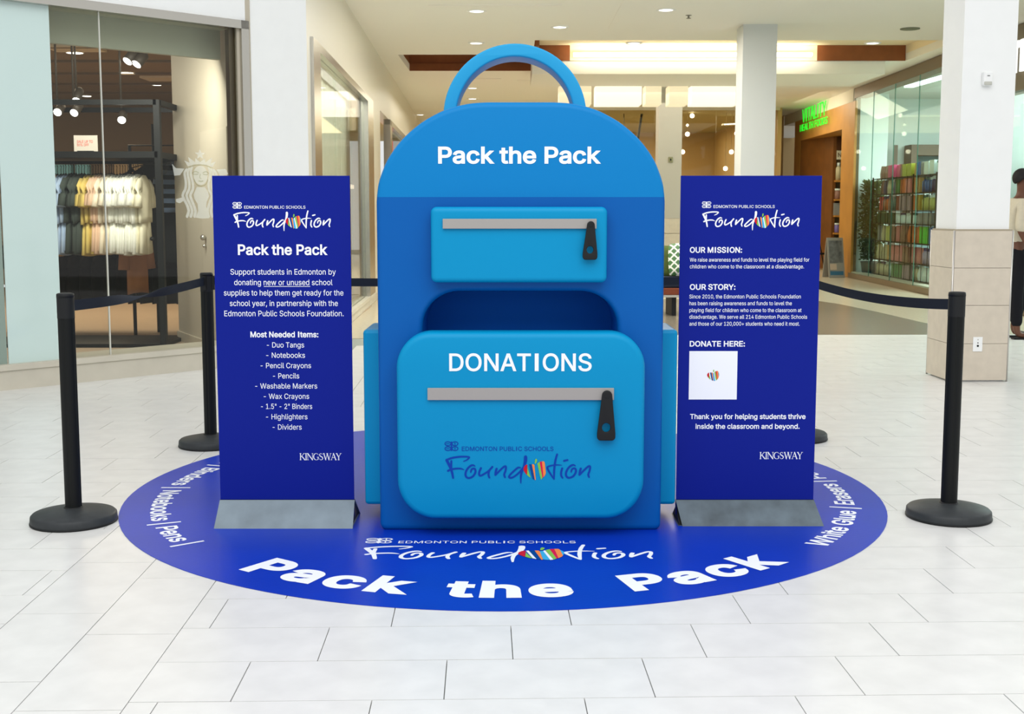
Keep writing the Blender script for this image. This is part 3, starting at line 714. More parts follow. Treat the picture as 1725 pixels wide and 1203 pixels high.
# black wire rack with products
RX, RY0, RY1 = 7.12, 20.2, 23.75
rk = empty('product_rack', (RX, RY0, 0), label='tall black wire shelving rack full of products behind the right shop glass', cat='shelving rack')
LEN = RY1-RY0; shz = [.12, .42, .78, 1.12, 1.36, 1.68, 1.98]
for z in shz:
    B().box(0, .34, 0, LEN, z-.02, z-.005).build('shelf', M_black, rk)
for x in (0, .34):
    for k in range(4): B().box(x-.012, x+.012, k*LEN/3-.012, k*LEN/3+.012, 0, 2.0).build('upright', M_black, rk)
for k in range(1, 12):
    if k % 4: B().tube([(-.01, k*LEN/12, .1), (-.01, k*LEN/12, 1.98)], .006, 6).build('wire', M_black, rk)
rows = [(0, .26, [('cream','bottle',.05),('cream','bottle',.05),('cream','bottle',.06),('white','bottle',.05),('green','box',.13),('mauve','box',.1),('cream','bottle',.06),('white','bag',.1),('white','bag',.11)]),
 (1, .29, [('cream','bag',.09),('cream','bag',.09),('tan','box',.09),('pink','box',.11),('pink','box',.1),('brown','box',.1),('pink','box',.1),('pink','bag',.1),('lilac','bottle',.06),('lilac','bottle',.06),('lilac','bottle',.06),('lilac','bottle',.06)]),
 (2, .30, [('grey','box',.08),('cream','bag',.09),('yellow-green','box',.08),('brown','box',.1),('pink','box',.1),('brown','bag',.1),('orange','bag',.1),('orange','bag',.12),('bright green','box',.08),('bright green','box',.08),('blue','box',.09),('teal','bottle',.07)]),
 (3, .20, [('dark green','box',.1),('dark green','box',.1),('dark green','box',.1),('white','jar',.08),('white','jar',.08),('white','jar',.07),('white','jar',.07),('white','jar',.08),('grey','box',.1),('grey','box',.1),('grey','box',.1)]),
 (4, .28, [('red','box',.06),('brown','bottle',.06),('orange','bottle',.05),('brown','bag',.07),('teal','bottle',.06),('dark red','box',.08),('mauve','box',.1),('mauve','box',.08),('orange','box',.08),('mustard','box',.08),('yellow-green','bottle',.07),('yellow-green','bottle',.07),('yellow-green','bottle',.07),('yellow-green','bottle',.07)]),
 (5, .27, [('brown','bag',.07),('navy','bag',.09),('cream','bag',.08),('navy','bag',.08),('green','box',.07),('orange','box',.1),('pink','box',.09),('orange','box',.07),('tan','box',.09),('blue','bottle',.08),('blue','bottle',.08),('navy','bottle',.06),('blue','bottle',.08)]),
 (6, .24, [('brown','bag',.09),('brown','bag',.09),('magenta','box',.12),('magenta','bag',.07),('brown','box',.07),('lime','box',.17),('tan','bag',.06),('blue','box',.07),('grey','box',.07),('white','box',.17),('white','jar',.08)])]
SH = ['bottom', 'second', 'third', 'fourth', 'fifth', 'sixth', 'top']
SHN = ['bottom shelf', 'second shelf up', 'third shelf up', 'fourth shelf up', 'fifth shelf up', 'sixth shelf up', 'top shelf']
for ri_, h, items in rows:
    tot = sum(2*i[2]+.02 for i in items); sc_ = (LEN-.1)/tot; y = RY1-.05
    for k, (cn, kd, r) in enumerate(items):
        wd = (2*r+.02)*sc_; y -= wd/2
        ds = random.uniform(-.02, .02); cp = random.choice(['white', 'navy', 'teal'])
        for hf in (0, 1):
            product(cn, kd, r*sc_*.46, h*random.uniform(.93, 1), (RX+.14+ds, y+(.5-hf)*wd*.5, shz[ri_]), PI/2, '%s %s, %s of black rack, %s one of %s pair from left' % (cn, kd, SHN[ri_], ('left', 'right')[hf], ORD[k+1]), 'products on the black shop rack', cp)
        y -= wd/2
# wall cabinet behind
cb_ = empty('wall_cabinet', (8.3, 25.1, 0), label='brown framed back-lit product cabinet on the rear wall of the right shop', cat='cabinet')
M_cab = mat('cabinet_brown', lin(112, 98, 84), .5)
B().box(0, .12, 0, .45, 0, 2.72).box(1.5, 1.62, 0, .45, 0, 2.72).box(.12, 1.5, 0, .45, 2.5, 2.72).build('frame', M_cab, cb_)
B().box(.12, 1.5, .40, .45, 0, 2.5).build('back_panel', mat('cab_back', lin(120, 150, 155), .5), cb_)
for z in (1.2, 1.62, 2.05): B().box(.12, 1.5, .05, .4, z-.02, z).build('shelf', M_black, cb_)
for k in range(7):
    product(['purple', 'navy', 'blue', 'magenta', 'lilac', 'pink', 'red'][k], 'bottle', .065, .3, (8.5+k*.18, 25.3, 2.05), 0, '%s bottle with white lid on the upper shelf of the rear cabinet' % ['purple', 'navy', 'blue', 'magenta', 'lilac', 'pink', 'red'][k], 'bottles in the rear cabinet')
for k in range(5):
    product('white' if k % 2 else 'pale blue', 'box', .09, .26, (8.52+k*.22, 25.3, 1.62), 0, '%s box on the middle shelf of the rear cabinet, %s from the left' % ('white' if k % 2 else 'pale blue', ORD[k+1]), 'boxes in the rear cabinet')
pst = empty('display_post', (8.03, 25.3, 0), label='slim dark upright post left of the rear product cabinet', cat='post')
B().box(-.04, .04, -.03, .03, 0, 2.72).build('upright', M_cab, pst); B().box(-.12, .12, -.1, .1, 0, .03).build('base_plate', M_cab, pst)
# easel leg line in front of rack
# shelves with red bottles in near shop
s5 = empty('wall_shelf', (7.35, 16.55, 0), label='grey wall shelving with red bottles in the near right shop', cat='shelf')
B().box(0, 2.4, .25, .3, .1, 2.25).build('back_panel', mat('shelf_back', lin(95, 120, 125), .5), s5)
for z in (.6, 1.1, 1.55, 1.95): B().box(0, 2.4, 0, .25, z-.03, z).build('shelf', mat('shelf_grey', lin(120, 140, 142), .4), s5)
for ri_, z in enumerate((1.55, 1.95, 1.1)):
    for k in range(6):
        cn = ('red', 'pink', 'red')[ri_]
        product(cn, 'bottle', .04, .24 if ri_ else .3, (7.42+k*.11, 16.68, z), 0, '%s bottle on the %s shelf behind the near right glass, %s from the left' % (cn, ('middle', 'upper', 'lower')[ri_], ORD[k+1]), 'red bottles on the grey shelf')
# plant
pl = empty('potted_shrub', (7.24, 24.12, 0), label='tall dark green potted shrub inside the corner of the right shop', cat='plant')
B().lathe([(.16, 0), (.2, .3), (.21, .34), (.17, .34)], 20).build('pot', mat('pot_grey', lin(90, 85, 75), .6), pl)
B().tube([(0, 0, .3), (.02, 0, .9), (0, .02, 1.5)], [.02, .016, .01]).build('stem', M_wood_d, pl)
fo = MB()
for i in range(2600):
    z = .38+1.55*random.random(); rr = .26*(1-.35*abs(z-1.2)); a_ = random.uniform(0, 2*PI); q = rr*math.sqrt(random.random())
    c = Vector((q*math.cos(a_), q*math.sin(a_), z)); d = Vector((random.uniform(-1, 1), random.uniform(-1, 1), random.uniform(-.3, 1))).normalized(); u_ = d.orthogonal().normalized()*.024
    fo.add([c, c+d*.04+u_, c+d*.09, c+d*.04-u_], [(0, 1, 2, 3)])
fo.build('foliage', mat('leaf_green', lin(62, 74, 30), .6), pl, kind='stuff')

# ------------------------------------------------------------------ wooden health-food shop front
wd = empty('wall_wood_front', kind='structure')
dR = (R2-R1).normalized()
def Rp(px, off=0):
    q = onR(px, 300, R1, R2); n = Vector((-dR.y, dR.x)); return (q.x-n.x*off, q.y-n.y*off)
zo = 3.05
pz = [Rp(1437), Rp(1416), Rp(1400), Rp(1378), Rp(1358), Rp(1347), Rp(1337)]
B().seg(pz[1], pz[0], .05, 0, 3.55, 0).build('wood_pier', M_wood, wd)
B().seg(pz[6], pz[5], .5, 0, 3.55, 0).build('wood_pier', M_wood, wd)
for a_, b_ in zip(pz[1:], pz[2:-1]): B().seg(b_, a_, .5, zo, 3.55, 0).build('wood_panel', M_wood, wd)
B().seg((7.08, 31.5), (6.89, 24.5), .4, 3.55, CZ, 0).build('bulkhead', M_beige, wd)
B().seg(Rp(1348, -.0), Rp(1378, 0), .05, 0, zo, -1.2).build('inner_panel', M_wood_d, wd) if False else None
B().seg((7.02, 29.4), (7.38, 27.75), .08, 0, 3.05).build('inner_panel', M_wood_d, wd)
B().box(7.3, 11.5, 30.5, 30.6, 0, 3.4).build('inner_wall', M_wood_d, wd)
B().box(7.3, 11.5, 25.75, 30.6, 3.2, 3.3).build('inner_ceiling', mat('inner_ceiling', lin(150, 130, 90), .6), wd)
B().box(6.3, 7.05, 31.4, 31.5, 0, CZ).build('side_wall', mat('warm_beige', lin(190, 160, 110), .55), wd)
# sign
sgn = empty('shop_sign', label='green glowing two-line shop sign on the orange wood front', cat='sign')
M_gn = mat('green_sign', lin(40, 220, 50), .5, emis=lin(30, 225, 45), estr=.85)
def sign_line(s, px0, px1, pyb0, pyt0, bold, name='letters'):
    a_ = onR(px0, pyb0, R1, R2); z0 = a_.z; z1 = onR(px0, pyt0, R1, R2).z; b_ = onR(px1, 200, R1, R2)
    me = text_fit(s, 0, 1, z0, z1, bold)
    n = Vector((-dR.y, dR.x))
    for v in me.vertices:
        q = Vector((a_.x, a_.y)).lerp(Vector((b_.x, b_.y)), v.co.x); z = v.co.z; v.co = (q.x+n.x*.06, q.y+n.y*.06, z)
    o = mobj(name, me, M_gn, sgn); so = o.modifiers.new('s', 'SOLIDIFY'); so.thickness = .012; return o
sign_line('VITALITY', 1355, 1395, 207, 185, .0)
sign_line('HEALTH FOODS', 1351.5, 1398, 222, 211, .0)
# shelves inside: far opening strip
fs = empty('goods_shelf', (8.02, 27.6, 0), label='lit goods shelves with a banner seen through the wooden shop opening', cat='shelf')
B().box(-.6, .9, .35, .4, 0, 2.75).build('back_panel', mat('goods_back', lin(120, 105, 75), .6), fs)
for z in (.45, .85, 1.25, 1.62, 2.05): B().box(-.6, .9, 0, .36, z-.04, z).build('shelf', M_wood, fs)
B().box(-.6, .9, -.02, .0, 2.52, 2.72).build('banner_board', mat('banner_cream', lin(205, 205, 185), .6), fs)
bt = mobj('lettering', text_fit('NATURAL EARTH', -.58, .5, 2.57, 2.67, .02), mat('banner_text', lin(110, 95, 75), .6), fs, (0, -.025, 0))
k = 0
for z, cns, kd, h, r in ((2.05, ('cream', 'cream', 'cream', 'pale blue', 'cream', 'cream', 'cream', 'cream'), 'bottle', .4, .07), (1.62, ('brown', 'white', 'brown', 'white', 'brown', 'cream'), 'jar', .24, .08), (1.25, ('grey', 'pink', 'grey', 'pink', 'grey'), 'box', .28, .1),
                    (.85, ('purple', 'white', 'blue', 'white', 'mauve', 'teal', 'grey'), 'jar', .22, .06), (.45, ('teal', 'grey', 'cream', 'teal', 'tan', 'grey'), 'box', .26, .08)):
    for j, cn in enumerate(cns):
        product(cn, kd, r, h, (8.02-.5+j*1.3/len(cns), 27.78, z), 0, '%s %s in the wooden shop, %s shelf, %s from left' % (cn, kd, {2.05: 'top', 1.62: 'second', 1.25: 'third', .85: 'fourth', .45: 'lowest'}[z], ORD[j+1]), 'goods on the wooden shop shelf')
# A-frame sign
af = empty('sandwich_board', (*gnd(1404, 467), 0), .15, label='grey leaning sandwich board standing by the orange wood shop front', cat='sign')
for s in (-1, 1):
    m = B().box(-.17, .17, -.012, .012, 0, .82); o = m.build('board', mat('board_frame', lin(150, 148, 140), .4), af, (0, s*.17, .0), (s*.20, 0, 0))
    if s < 0:
        o2 = B().box(-.14, .14, -.016, -.012, .3, .76).build('poster', mat('poster_grey', lin(110, 112, 112), .6, noise=.5, nscale=9), o)
        B().box(-.14, .14, -.017, -.012, .05, .13).build('poster_band', mat('poster_blue', lin(60, 110, 140), .6), o)
        B().box(-.14, .0, -.018, -.012, .16, .28).build('poster_patch', mat('poster_cream', lin(200, 180, 160), .6), o)
es = empty('easel', (*gnd(1381, 462), 0), label='thin black easel stand by the right banner edge near the wood shop', cat='easel')
B().tube([(.12, 0, 0), (-.1, .1, 1.15)], .012, 6).build('leg', M_black, es); B().tube([(-.3, 0, 0), (-.1, .1, 1.15)], .012, 6).build('leg', M_black, es); B().tube([(-.1, .5, 0), (-.1, .1, 1.15)], .012, 6).build('leg', M_black, es)
B().box(-.32, .12, -.02, .03, .42, .46).build('ledge', M_black, es)

# ------------------------------------------------------------------ dim glass room at the end of the corridor
gr = empty('wall_end', kind='structure')
B().box(-1.0, 6.4, 38.0, 38.1, 0, CZ).build('back_wall', mat('end_brown', lin(184, 156, 106), .5, spec=.4, noise=.05, nscale=.6), gr)
B().box(-1.0, 6.35, 28.95, 38, 3.785, 3.8).build('room_ceiling', mat('end_olive', lin(168, 156, 108), .6), gr)
B().box(6.35, 6.45, 28.95, 38, 0, CZ).build('side_wall', mat('end_tan', lin(190, 160, 108), .6), gr)
B().box(-1.0, 6.4, 28.93, 28.97, 3.74, CZ).build('header', M_beige, gr)
win6 = empty('window_6', kind='structure')
for i in range(5): B().box(-1+1.47*i+.005, -1+1.47*(i+1)-.005, 28.94, 28.952, 0.05, 3.74).build('pane', mat_g6 if i else (mat_g6 := glass('brown_glass', (.95, .91, .80, 1), .6)), win6)
for i, (px, py) in enumerate(((1166, 195), (1158, 226), (1150, 256), (1241, 225), (1232, 256), (1222, 284), (1158, 211))):  # globes on cords made up for lights that the end glass reflects
    a = at(px, py, 30.2)
    s = ['top left', 'middle left', 'lower left beside the grey column', 'upper right beside the white column', 'middle right', 'lowest right above the banner', 'small dim left'][i]
    t = empty('reflected_light_globe', a, label='globe standing in for a light reflected in the glass, '+s, cat='lamp', group='globes for lights reflected in the end glass')
    r = .055 if i < 6 else .03
    B().sphere((0, 0, 0), r).build('globe', M_spot, t); B().tube([(0, 0, r), (0, 0, 3.78-a.z)], .004, 5).build('cord', mat('cord_tan', lin(150, 130, 80), .6), t)
t = empty('light_streak_bar', at(1232, 209, 30.9), label='thin cool bar standing in for a light streak in the end glass', cat='light')  # glowing bar and bracket added for a streak of light in the glass
B().box(-.18, .18, -.02, .02, -.012, .012).build('light_face', M_cool, t, rot=(0, -.06, 0)); B().box(-.2, .2, .02, .3, -.02, .02).build('bracket', M_steel, t)
# dark stair rail lines behind the handle
st = empty('stair_glass_rail', (0, 30.6, 0), label='dark slanted glass railing beyond the backpack shoulder', cat='railing')
pa_ = at(1083, 180, 30.6); pb_ = at(1075, 232, 30.6); pc_ = at(1073, 180, 30.6); pd_ = at(1051, 192, 30.6); pe_ = at(1051, 290, 30.6)
B().tube([(pa_.x, 0, pa_.z), (pb_.x, 0, pb_.z), (pb_.x-.3, 0, .6)], .03, 6).build('rail', M_black, st)
B().tube([(pc_.x, 0, pc_.z), (pd_.x, 0, pd_.z), (pe_.x, 0, pe_.z)], .012, 6).build('glass_edge', mat('dark_edge', lin(80, 76, 50), .4), st)

# ------------------------------------------------------------------ sofa bench between backpack and right banner
sf_ = empty('bench_sofa', (2.1, 15.4, 0), label='low navy seat bench with red-brown base, between the backpack and right banner', cat='bench')
B().box(-.9, 1.1, 0, .7, .27, .36).build('base', mat('red_brown', lin(120, 56, 30), .5), sf_, bevel=.01)
B().box(-.9, 1.1, .01, .7, .24, .27).build('base_rail', M_steel, sf_)
for k in (-.8, .0, 1.0): B().box(k-.03, k+.03, .05, .65, 0, .24).build('leg', M_blackpl, sf_)
for k in range(4): B().box(-.88+k*.495, -.4+k*.495, .02, .68, .36, .50).build('seat_cushion', mat('navy_seat', lin(34, 40, 58), .8), sf_, bevel=.03)
def cushion(name, m, loc, rot, label):
    mb = MB(); n = 12
    for sgn_ in (-1, 1):
        vs = []; 
        for j in range(n+1):
            for i in range(n+1):
                u_, v_ = i/n*2-1, j/n*2-1; hgt = .07*((1-u_**4)*(1-v_**4))**.5
                pin = 1-.06*(u_*u_*v_*v_); vs.append((u_*.22*pin, sgn_*hgt, v_*.22*pin))
        fs = [(j*(n+1)+i, j*(n+1)+i+1, (j+1)*(n+1)+i+1, (j+1)*(n+1)+i) for j in range(n) for i in range(n)]
        mb.add(vs, fs, True)
    o = mb.build(name, m, None, loc, rot); setp(o, label=label, cat='cushion'); return o
mg = D.materials.new('lattice_fabric'); mg.use_nodes = True; nt = mg.node_tree; bs_ = nt.nodes['Principled BSDF']
tc = nt.nodes.new('ShaderNodeTexCoord'); mp = nt.nodes.new('ShaderNodeMapping'); mp.inputs['Rotation'].default_value = (0, PI/4, 0); mp.inputs['Scale'].default_value = (14, 1, 14)
ck = nt.nodes.new('ShaderNodeTexBrick'); ck.inputs['Color1'].default_value = lin(66, 110, 62); ck.inputs['Color2'].default_value = lin(66, 110, 62); ck.inputs['Mortar'].default_value = (.8, .8, .72, 1)
ck.inputs['Scale'].default_value = 1; ck.inputs['Mortar Size'].default_value = .14; ck.inputs['Brick Width'].default_value = 1; ck.inputs['Row Height'].default_value = 1; ck.offset = 0
sx_ = nt.nodes.new('ShaderNodeSeparateXYZ'); cx_ = nt.nodes.new('ShaderNodeCombineXYZ')
nt.links.new(tc.outputs['Object'], mp.inputs[0]); nt.links.new(mp.outputs[0], sx_.inputs[0]); nt.links.new(sx_.outputs[0], cx_.inputs[0]); nt.links.new(sx_.outputs[2], cx_.inputs[1]); nt.links.new(cx_.outputs[0], ck.inputs[0]); nt.links.new(ck.outputs[0], bs_.inputs[0])
cushion('throw_cushion', mg, (2.14+.12, 15.62, .72), (-.25, 0, 0), 'white and green lattice cushion on the navy bench')
cushion('throw_cushion', mat('green_fabric', lin(76, 92, 40), .8), (2.03, 15.78, .68), (-.2, .1, 0), 'plain olive green cushion on the navy bench')
# ------------------------------------------------------------------ clothes rack in the left shop
fl = B_ = None
RKY = 11.75
def rx(px, Y=RKY): return at(px, 300, Y).x
xr = rx(268); xl = -5.3
ra = empty('clothes_rack', (xr, RKY, 0), label='tall black square-tube clothes rack full of pale shirts in the left shop', cat='clothes rack')
zt = at(262, 168, RKY).z; zs_ = at(262, 257, RKY).z; zr = at(200, 271, RKY).z
w_ = xl-xr
B().box(-.03, .03, -.03, .03, 0, zt).box(w_-.03, w_+.03, -.03, .03, 0, zt).build('upright', M_black, ra)
B().box(-.03, .03, .87, .93, 0, zt).box(w_-.03, w_+.03, .87, .93, 0, zt).build('upright', M_black, ra)
B().box(w_, 0, -.03, .03, zt-.05, zt).build('top_rail', M_black, ra)
B().box(w_, 0, .87, .93, zt-.05, zt).build('top_rail', M_black, ra)
B().box(-.03, .03, 0, .9, zt-.05, zt).build('top_rail', M_black, ra)
B().box(w_, 0, -.03, .93, zs_-.05, zs_+.01).build('shelf', M_black, ra)
B().tube([(w_, .42, zr), (0, .42, zr)], .016, 8).build('hang_rail', M_black, ra)
B().box(w_, 0, .02, .88, 0, .04).build('bottom_tray', M_black, ra)
M_tag = mat('tag_black', (.01, .01, .01, 1), .4)
def garment(colname, col, loc, rz, label, group, w=.21, body=.58, shorts=True, sleeve=.26, tag=False, seed=0, stripes=False):
    rnd = random.Random(seed); m = mat('cloth_'+colname, lin(*col), .85, spec=.1, noise=.04, nscale=12)
    if stripes and 'cloth_stripes' not in MATS:
        m = mat('cloth_stripes_base', lin(*col), .85); nt = m.node_tree; tc = nt.nodes.new('ShaderNodeTexCoord'); wv = nt.nodes.new('ShaderNodeTexWave'); wv.bands_direction = 'Z'; wv.inputs['Scale'].default_value = 3.2
        r = nt.nodes.new('ShaderNodeValToRGB'); r.color_ramp.interpolation = 'CONSTANT'; r.color_ramp.elements[0].color = lin(12, 20, 24); r.color_ramp.elements[1].position = .5; r.color_ramp.elements[1].color = lin(*col)
        nt.links.new(tc.outputs['Object'], wv.inputs[0]); nt.links.new(wv.outputs[1], r.inputs[0]); nt.links.new(r.outputs[0], nt.nodes['Principled BSDF'].inputs[0])
    t = empty('shirt', loc, rz, label=label, cat='shirt', group=group)
    mb = MB(); nz, na = 9, 20; vs = []
    ph = rnd.uniform(0, 6)
    for j in range(nz+1):
        v = j/nz; z = -body*v
        hw = (.07+(w-.07)*min(1, v/.16)**.6) if v < .16 else w*(1+.08*(v-.16))
        th = .012+.030*min(1, v*3)
        for k in range(na):
            a = 2*PI*k/na; wob = 1+.25*math.sin(5*a+ph+v*2)*min(1, v*2)
            vs.append((hw*math.cos(a), th*math.sin(a)*wob, z+(-.02*math.cos(a)**2 if v > .9 else 0)))
    fs = [(j*na+k, (j+1)*na+k, (j+1)*na+(k+1) % na, j*na+(k+1) % na) for j in range(nz) for k in range(na)]
    fs += [tuple(range(na)), tuple(nz*na+k for k in range(na-1, -1, -1))]
    mb.add(vs, fs, True)
    mb.build('shirt_body', m, t)
    for s in (-1, 1):
        k = MB().tube([(s*w*.80, 0, -.06), (s*w*1.08, 0, -.14), (s*w*1.25, 0, -.06-sleeve*.6), (s*w*1.33, 0, -.06-sleeve)], [.045, .065, .062, .075], 10)
        k.v = [(x, y*.55, z) for x, y, z in k.v]; k.build('sleeve', m, t)
    if shorts:
        ms = m
        for s in (-1, 1):
            k = MB().tube([(s*.07, 0, -body+.05), (s*.09, .004, -body-.12), (s*.11, 0, -body-.33)], [.085, .10, .115], 12)
            k.v = [(x, y*.30, z) for x, y, z in k.v]; k.build('trouser_leg', ms, t)
    B().tube([(-w*.85, 0, -.055), (0, 0, .012), (w*.85, 0, -.055)], .006, 6).tube([(0, 0, .01), (0, 0, .06), (.012, 0, .085), (0, 0, .10), (-.012, 0, .09)], .003, 5).build('hanger', M_black, t)
    if tag: B().sphere((w*.25, -.05, -body-.18), .022).build('security_tag', M_tag, t)
    return t
seq = [('tan', (205, 170, 135), 2), ('light_blue', (165, 185, 210), 4), ('charcoal', (68, 76, 70), 6), ('mustard', (214, 190, 110), 4), ('peach', (225, 190, 160), 3), ('cream', (236, 224, 200), 3), ('white', (240, 240, 228), 10), ('ivory', (232, 226, 200), 2)]
tot = sum(s[2] for s in seq); xa, xb = rx(93, RKY+.42), rx(243, RKY+.42); i = 0
zt0 = at(180, 293, RKY+.3).z
for cn, col, n in seq:
    for k in range(n):
        x = xa+(xb-xa)*i/(tot-1)
        nm = cn.replace('_', ' ')
        garment(cn, col, (x, RKY+.42+random.uniform(-.02, .02), zt0+random.uniform(-.012, .0)), math.radians(90+random.uniform(-6, 6)),
                '%s shirt and shorts set on the tall rack, %s of that colour from left' % (nm, ORD[k+1]), 'shirt sets on the black rack', tag=(i*7 % 5 == 1), seed=i, body=.46+random.uniform(-.02, .02))
        i += 1
# sign on the rack shelf
a = at(145, 251, RKY); t = empty('shelf_sign', (a.x, RKY, zs_+.01), label='small white card with red sale lettering standing on the clothes rack', cat='sign')
B().box(-.115, .115, -.004, .004, 0, .155).build('card', mat('card_white', lin(190, 182, 170), .6), t)
B().box(-.08, .08, -.02, .03, 0, .006).build('foot', M_black, t)
M_rt = mat('red_print', lin(205, 90, 80), .6)
mobj('lettering', text_fit('SALE UP TO', -.085, .07, .082, .108, .01), M_rt, t, (0, -.006, 0)); mobj('lettering', text_fit('50% OFF', -.085, .03, .05, .076, .01), M_rt, t, (0, -.006, 0))
# dark garments behind, low rail
lr = empty('clothes_rack', (-4.6, 13.4, 0), label='low black rail of dark garments behind the pale shirts in the left shop', cat='clothes rack')
B().tube([(-1.0, 0, 0), (-1.0, 0, 1.15), (1.4, 0, 1.15), (1.4, 0, 0)], .02, 8).build('rail_frame', M_black, lr)
for k in range(16):
    garment('near_black', (34, 26, 24), (-5.45+k*.135, 13.4, 1.04), math.radians(40), 'near-black garment on the low rail behind the pale shirts, %s from the left' % ORD[k+1], 'dark garments on the low rail', shorts=False, seed=90+k, body=.7)
# coats by the entrance
cr_ = empty('coat_rail', (-3.75, 12.95, 0), label='black coat stand with dark coats beside the beige partition', cat='coat rail')
B().tube([(-.35, 0, 0), (-.35, 0, 2.05), (.5, 0, 2.05), (.5, 0, 0)], .02, 8).build('rail_frame', M_black, cr_)
for x_ in (-.2, .1): B().tube([(x_, .35, 0), (x_, .35, 2.3)], .018, 6).build('upright', M_black, cr_)
garment('charcoal_coat', (40, 42, 42), (-3.84, 12.9, 1.86), .35, 'long charcoal coat hanging beside the beige partition', 'coats by the partition', shorts=False, seed=5, body=1.05, w=.26, sleeve=.62)
garment('striped', (110, 130, 160), (-3.55, 12.82, 1.90), 1.0, 'dark and blue striped shirt hanging in front of the charcoal coat', 'coats by the partition', shorts=False, seed=6, body=.55, stripes=True)
garment('camel', (170, 120, 85), (-3.95, 12.6, 1.30), 1.1, 'camel brown garment hanging low beside the charcoal coat', 'coats by the partition', shorts=False, seed=8, body=.8, w=.14, sleeve=.5)
# spot lights
def spot(px, py, tilt, label, r=.045, Y=12.5):
    a = at(px, py, Y); t = empty('track_spotlight', (a.x, Y, a.z), label=label, cat='light', group='ceiling spotlights in the left shop')
    ca = B().lathe([(r*.8, .0), (r, .0), (r, .14), (r*.5, .17)], 16).build('lamp_can', mat('can_dark', lin(70, 62, 52), .5), t, rot=tilt)
    B().lathe([(.001, -.004), (r*.9, -.004)], 16, caps=False).build('lens', M_spot, ca)
    B().tube([(0, 0, .12), (0, 0, 3.3-a.z)], .012, 6).build('stem', MATS['can_dark'], t)
for q in ((215, 103, (-.6, .5, 0), 'left one of the twin spotlights high in the left shop', .055), (230, 108, (-.6, .5, 0), 'right one of the twin spotlights high in the left shop', .055), (97, 189, (-1.1, 0, 0), 'bright spotlight beside the pale glass edge in the left shop', .045),
          (125, 190, (-1.0, .2, 0), 'bright spotlight above the sale card in the left shop', .045), (205, 202, (-1.0, -.3, 0), 'bright spotlight left of the rack corner in the left shop', .045), (129, 169, (-.7, 0, 0), 'spotlight just over the rack top rail in the left shop', .045)):
    spot(*q)
for px, py, s in ((126, 89, 'topmost, set in a pale square'), (214, 123, 'just below the twin spotlights'), (146, 162, 'above the rack top rail'), (223, 185, 'at the rack corner'), (276, 178, 'right of the rack'), (263, 143, 'small, under a pale ceiling panel')):
    x, y = gnd(px, py, 3.29)
    t = empty('ceiling_light', (x, y, 3.3), label='small recessed light in the left shop ceiling, '+s, cat='light', group='recessed lights in the left shop')
    k = .11 if py < 130 else .09
    B().lathe([(k, 0), (k, -.012), (k*.9, -.014)], 16, caps=False).build('trim_ring', M_white, t); B().lathe([(.001, -.012), (k*.9, -.012)], 16, caps=False).build('lens', M_spot, t)
for px, py, s in ((126, 82, 'left'), (278, 133, 'right')):
    x, y = gnd(px, py, 3.28); B().box(x-.3, x+.3, y-.25, y+.25, 3.27, 3.3).build('ceiling_panel', mat('pale_panel', lin(196, 178, 150), .6), shop)

# ------------------------------------------------------------------ person by the right shop
M_skin = mat('skin', lin(104, 68, 52), .5, spec=.3); M_hair = mat('hair_black', (.012, .01, .01, 1), .7)
M_tee = mat('tee_cream', lin(205, 196, 176), .85, spec=.1, noise=.03, nscale=30); M_pant = mat('pants_black', lin(30, 30, 34), .85, spec=.1)
def skin(name, verts, edges, m, parent, sub=2, root=0, **k):
    me = D.meshes.new(name); me.from_pydata([v[:3] for v in verts], edges, []); o = D.objects.new(name, me); C.objects.link(o)
    sm = o.modifiers.new('s', 'SKIN'); sm.use_smooth_shade = True
    lay = me.skin_vertices[0].data
    for d, v in zip(lay, verts): d.radius = (v[3], v[4] if len(v) > 4 else v[3])
    lay[root].use_root = True
    o.modifiers.new('b', 'SUBSURF').levels = sub; o.modifiers['b'].render_levels = sub
    dg = bpy.context.evaluated_depsgraph_get(); dg.update(); m2 = D.meshes.new_from_object(o.evaluated_get(dg)); m2.name = name; D.objects.remove(o)
    return mobj(name, m2, m, parent, **k)
gx, gy = gnd(1716, 570)
ps = empty('person', (gx-.07, gy, 0), label='person in cream T-shirt and black trousers walking right behind the pillar', cat='person')
# local x = walking direction, y = away from the camera
bv = [(0,0,.92,.12,.10),(0,0,1.08,.11,.09),(.0,0,1.25,.13,.10),(.0,0,1.40,.12,.09),(.02,0,1.49,.05,.05),(.035,0,1.56,.05,.05),(.05,0,1.64,.085,.075),(.05,0,1.71,.07,.07),
      (0,-.17,1.41,.055),(-.06,-.22,1.16,.042),(.06,-.24,.94,.032),(.09,-.24,.88,.034),
      (0,.17,1.41,.055),(.06,.22,1.16,.042),(.20,.23,.97,.032),(.24,.22,.92,.034),
      (0,-.09,.88,.085),(-.02,-.10,.50,.058),(.0,-.10,.10,.038),(.02,-.10,.05,.035),(.15,-.10,.03,.03),
      (0,.09,.88,.085),(.14,.10,.50,.058),(.05,.10,.12,.038),(.06,.10,.06,.035),(.2,.10,.03,.03)]
be = [(0,1),(1,2),(2,3),(3,4),(4,5),(5,6),(6,7),(3,8),(8,9),(9,10),(10,11),(3,12),(12,13),(13,14),(14,15),(0,16),(16,17),(17,18),(18,19),(19,20),(0,21),(21,22),(22,23),(23,24),(24,25)]
body_ = skin('body', bv, be, M_skin, ps)
tv = [(0,0,.80,.145,.125),(0,0,1.08,.135,.12),(.0,0,1.25,.15,.125),(.0,0,1.39,.14,.11),(.015,0,1.475,.075,.07),(0,-.17,1.42,.078),(-.04,-.22,1.24,.075),(-.05,-.235,1.12,.072),(0,.17,1.42,.078),(.03,.22,1.24,.075),(.05,.235,1.12,.072),(0,0,.86,.145,.125),(0,0,.96,.14,.12)]
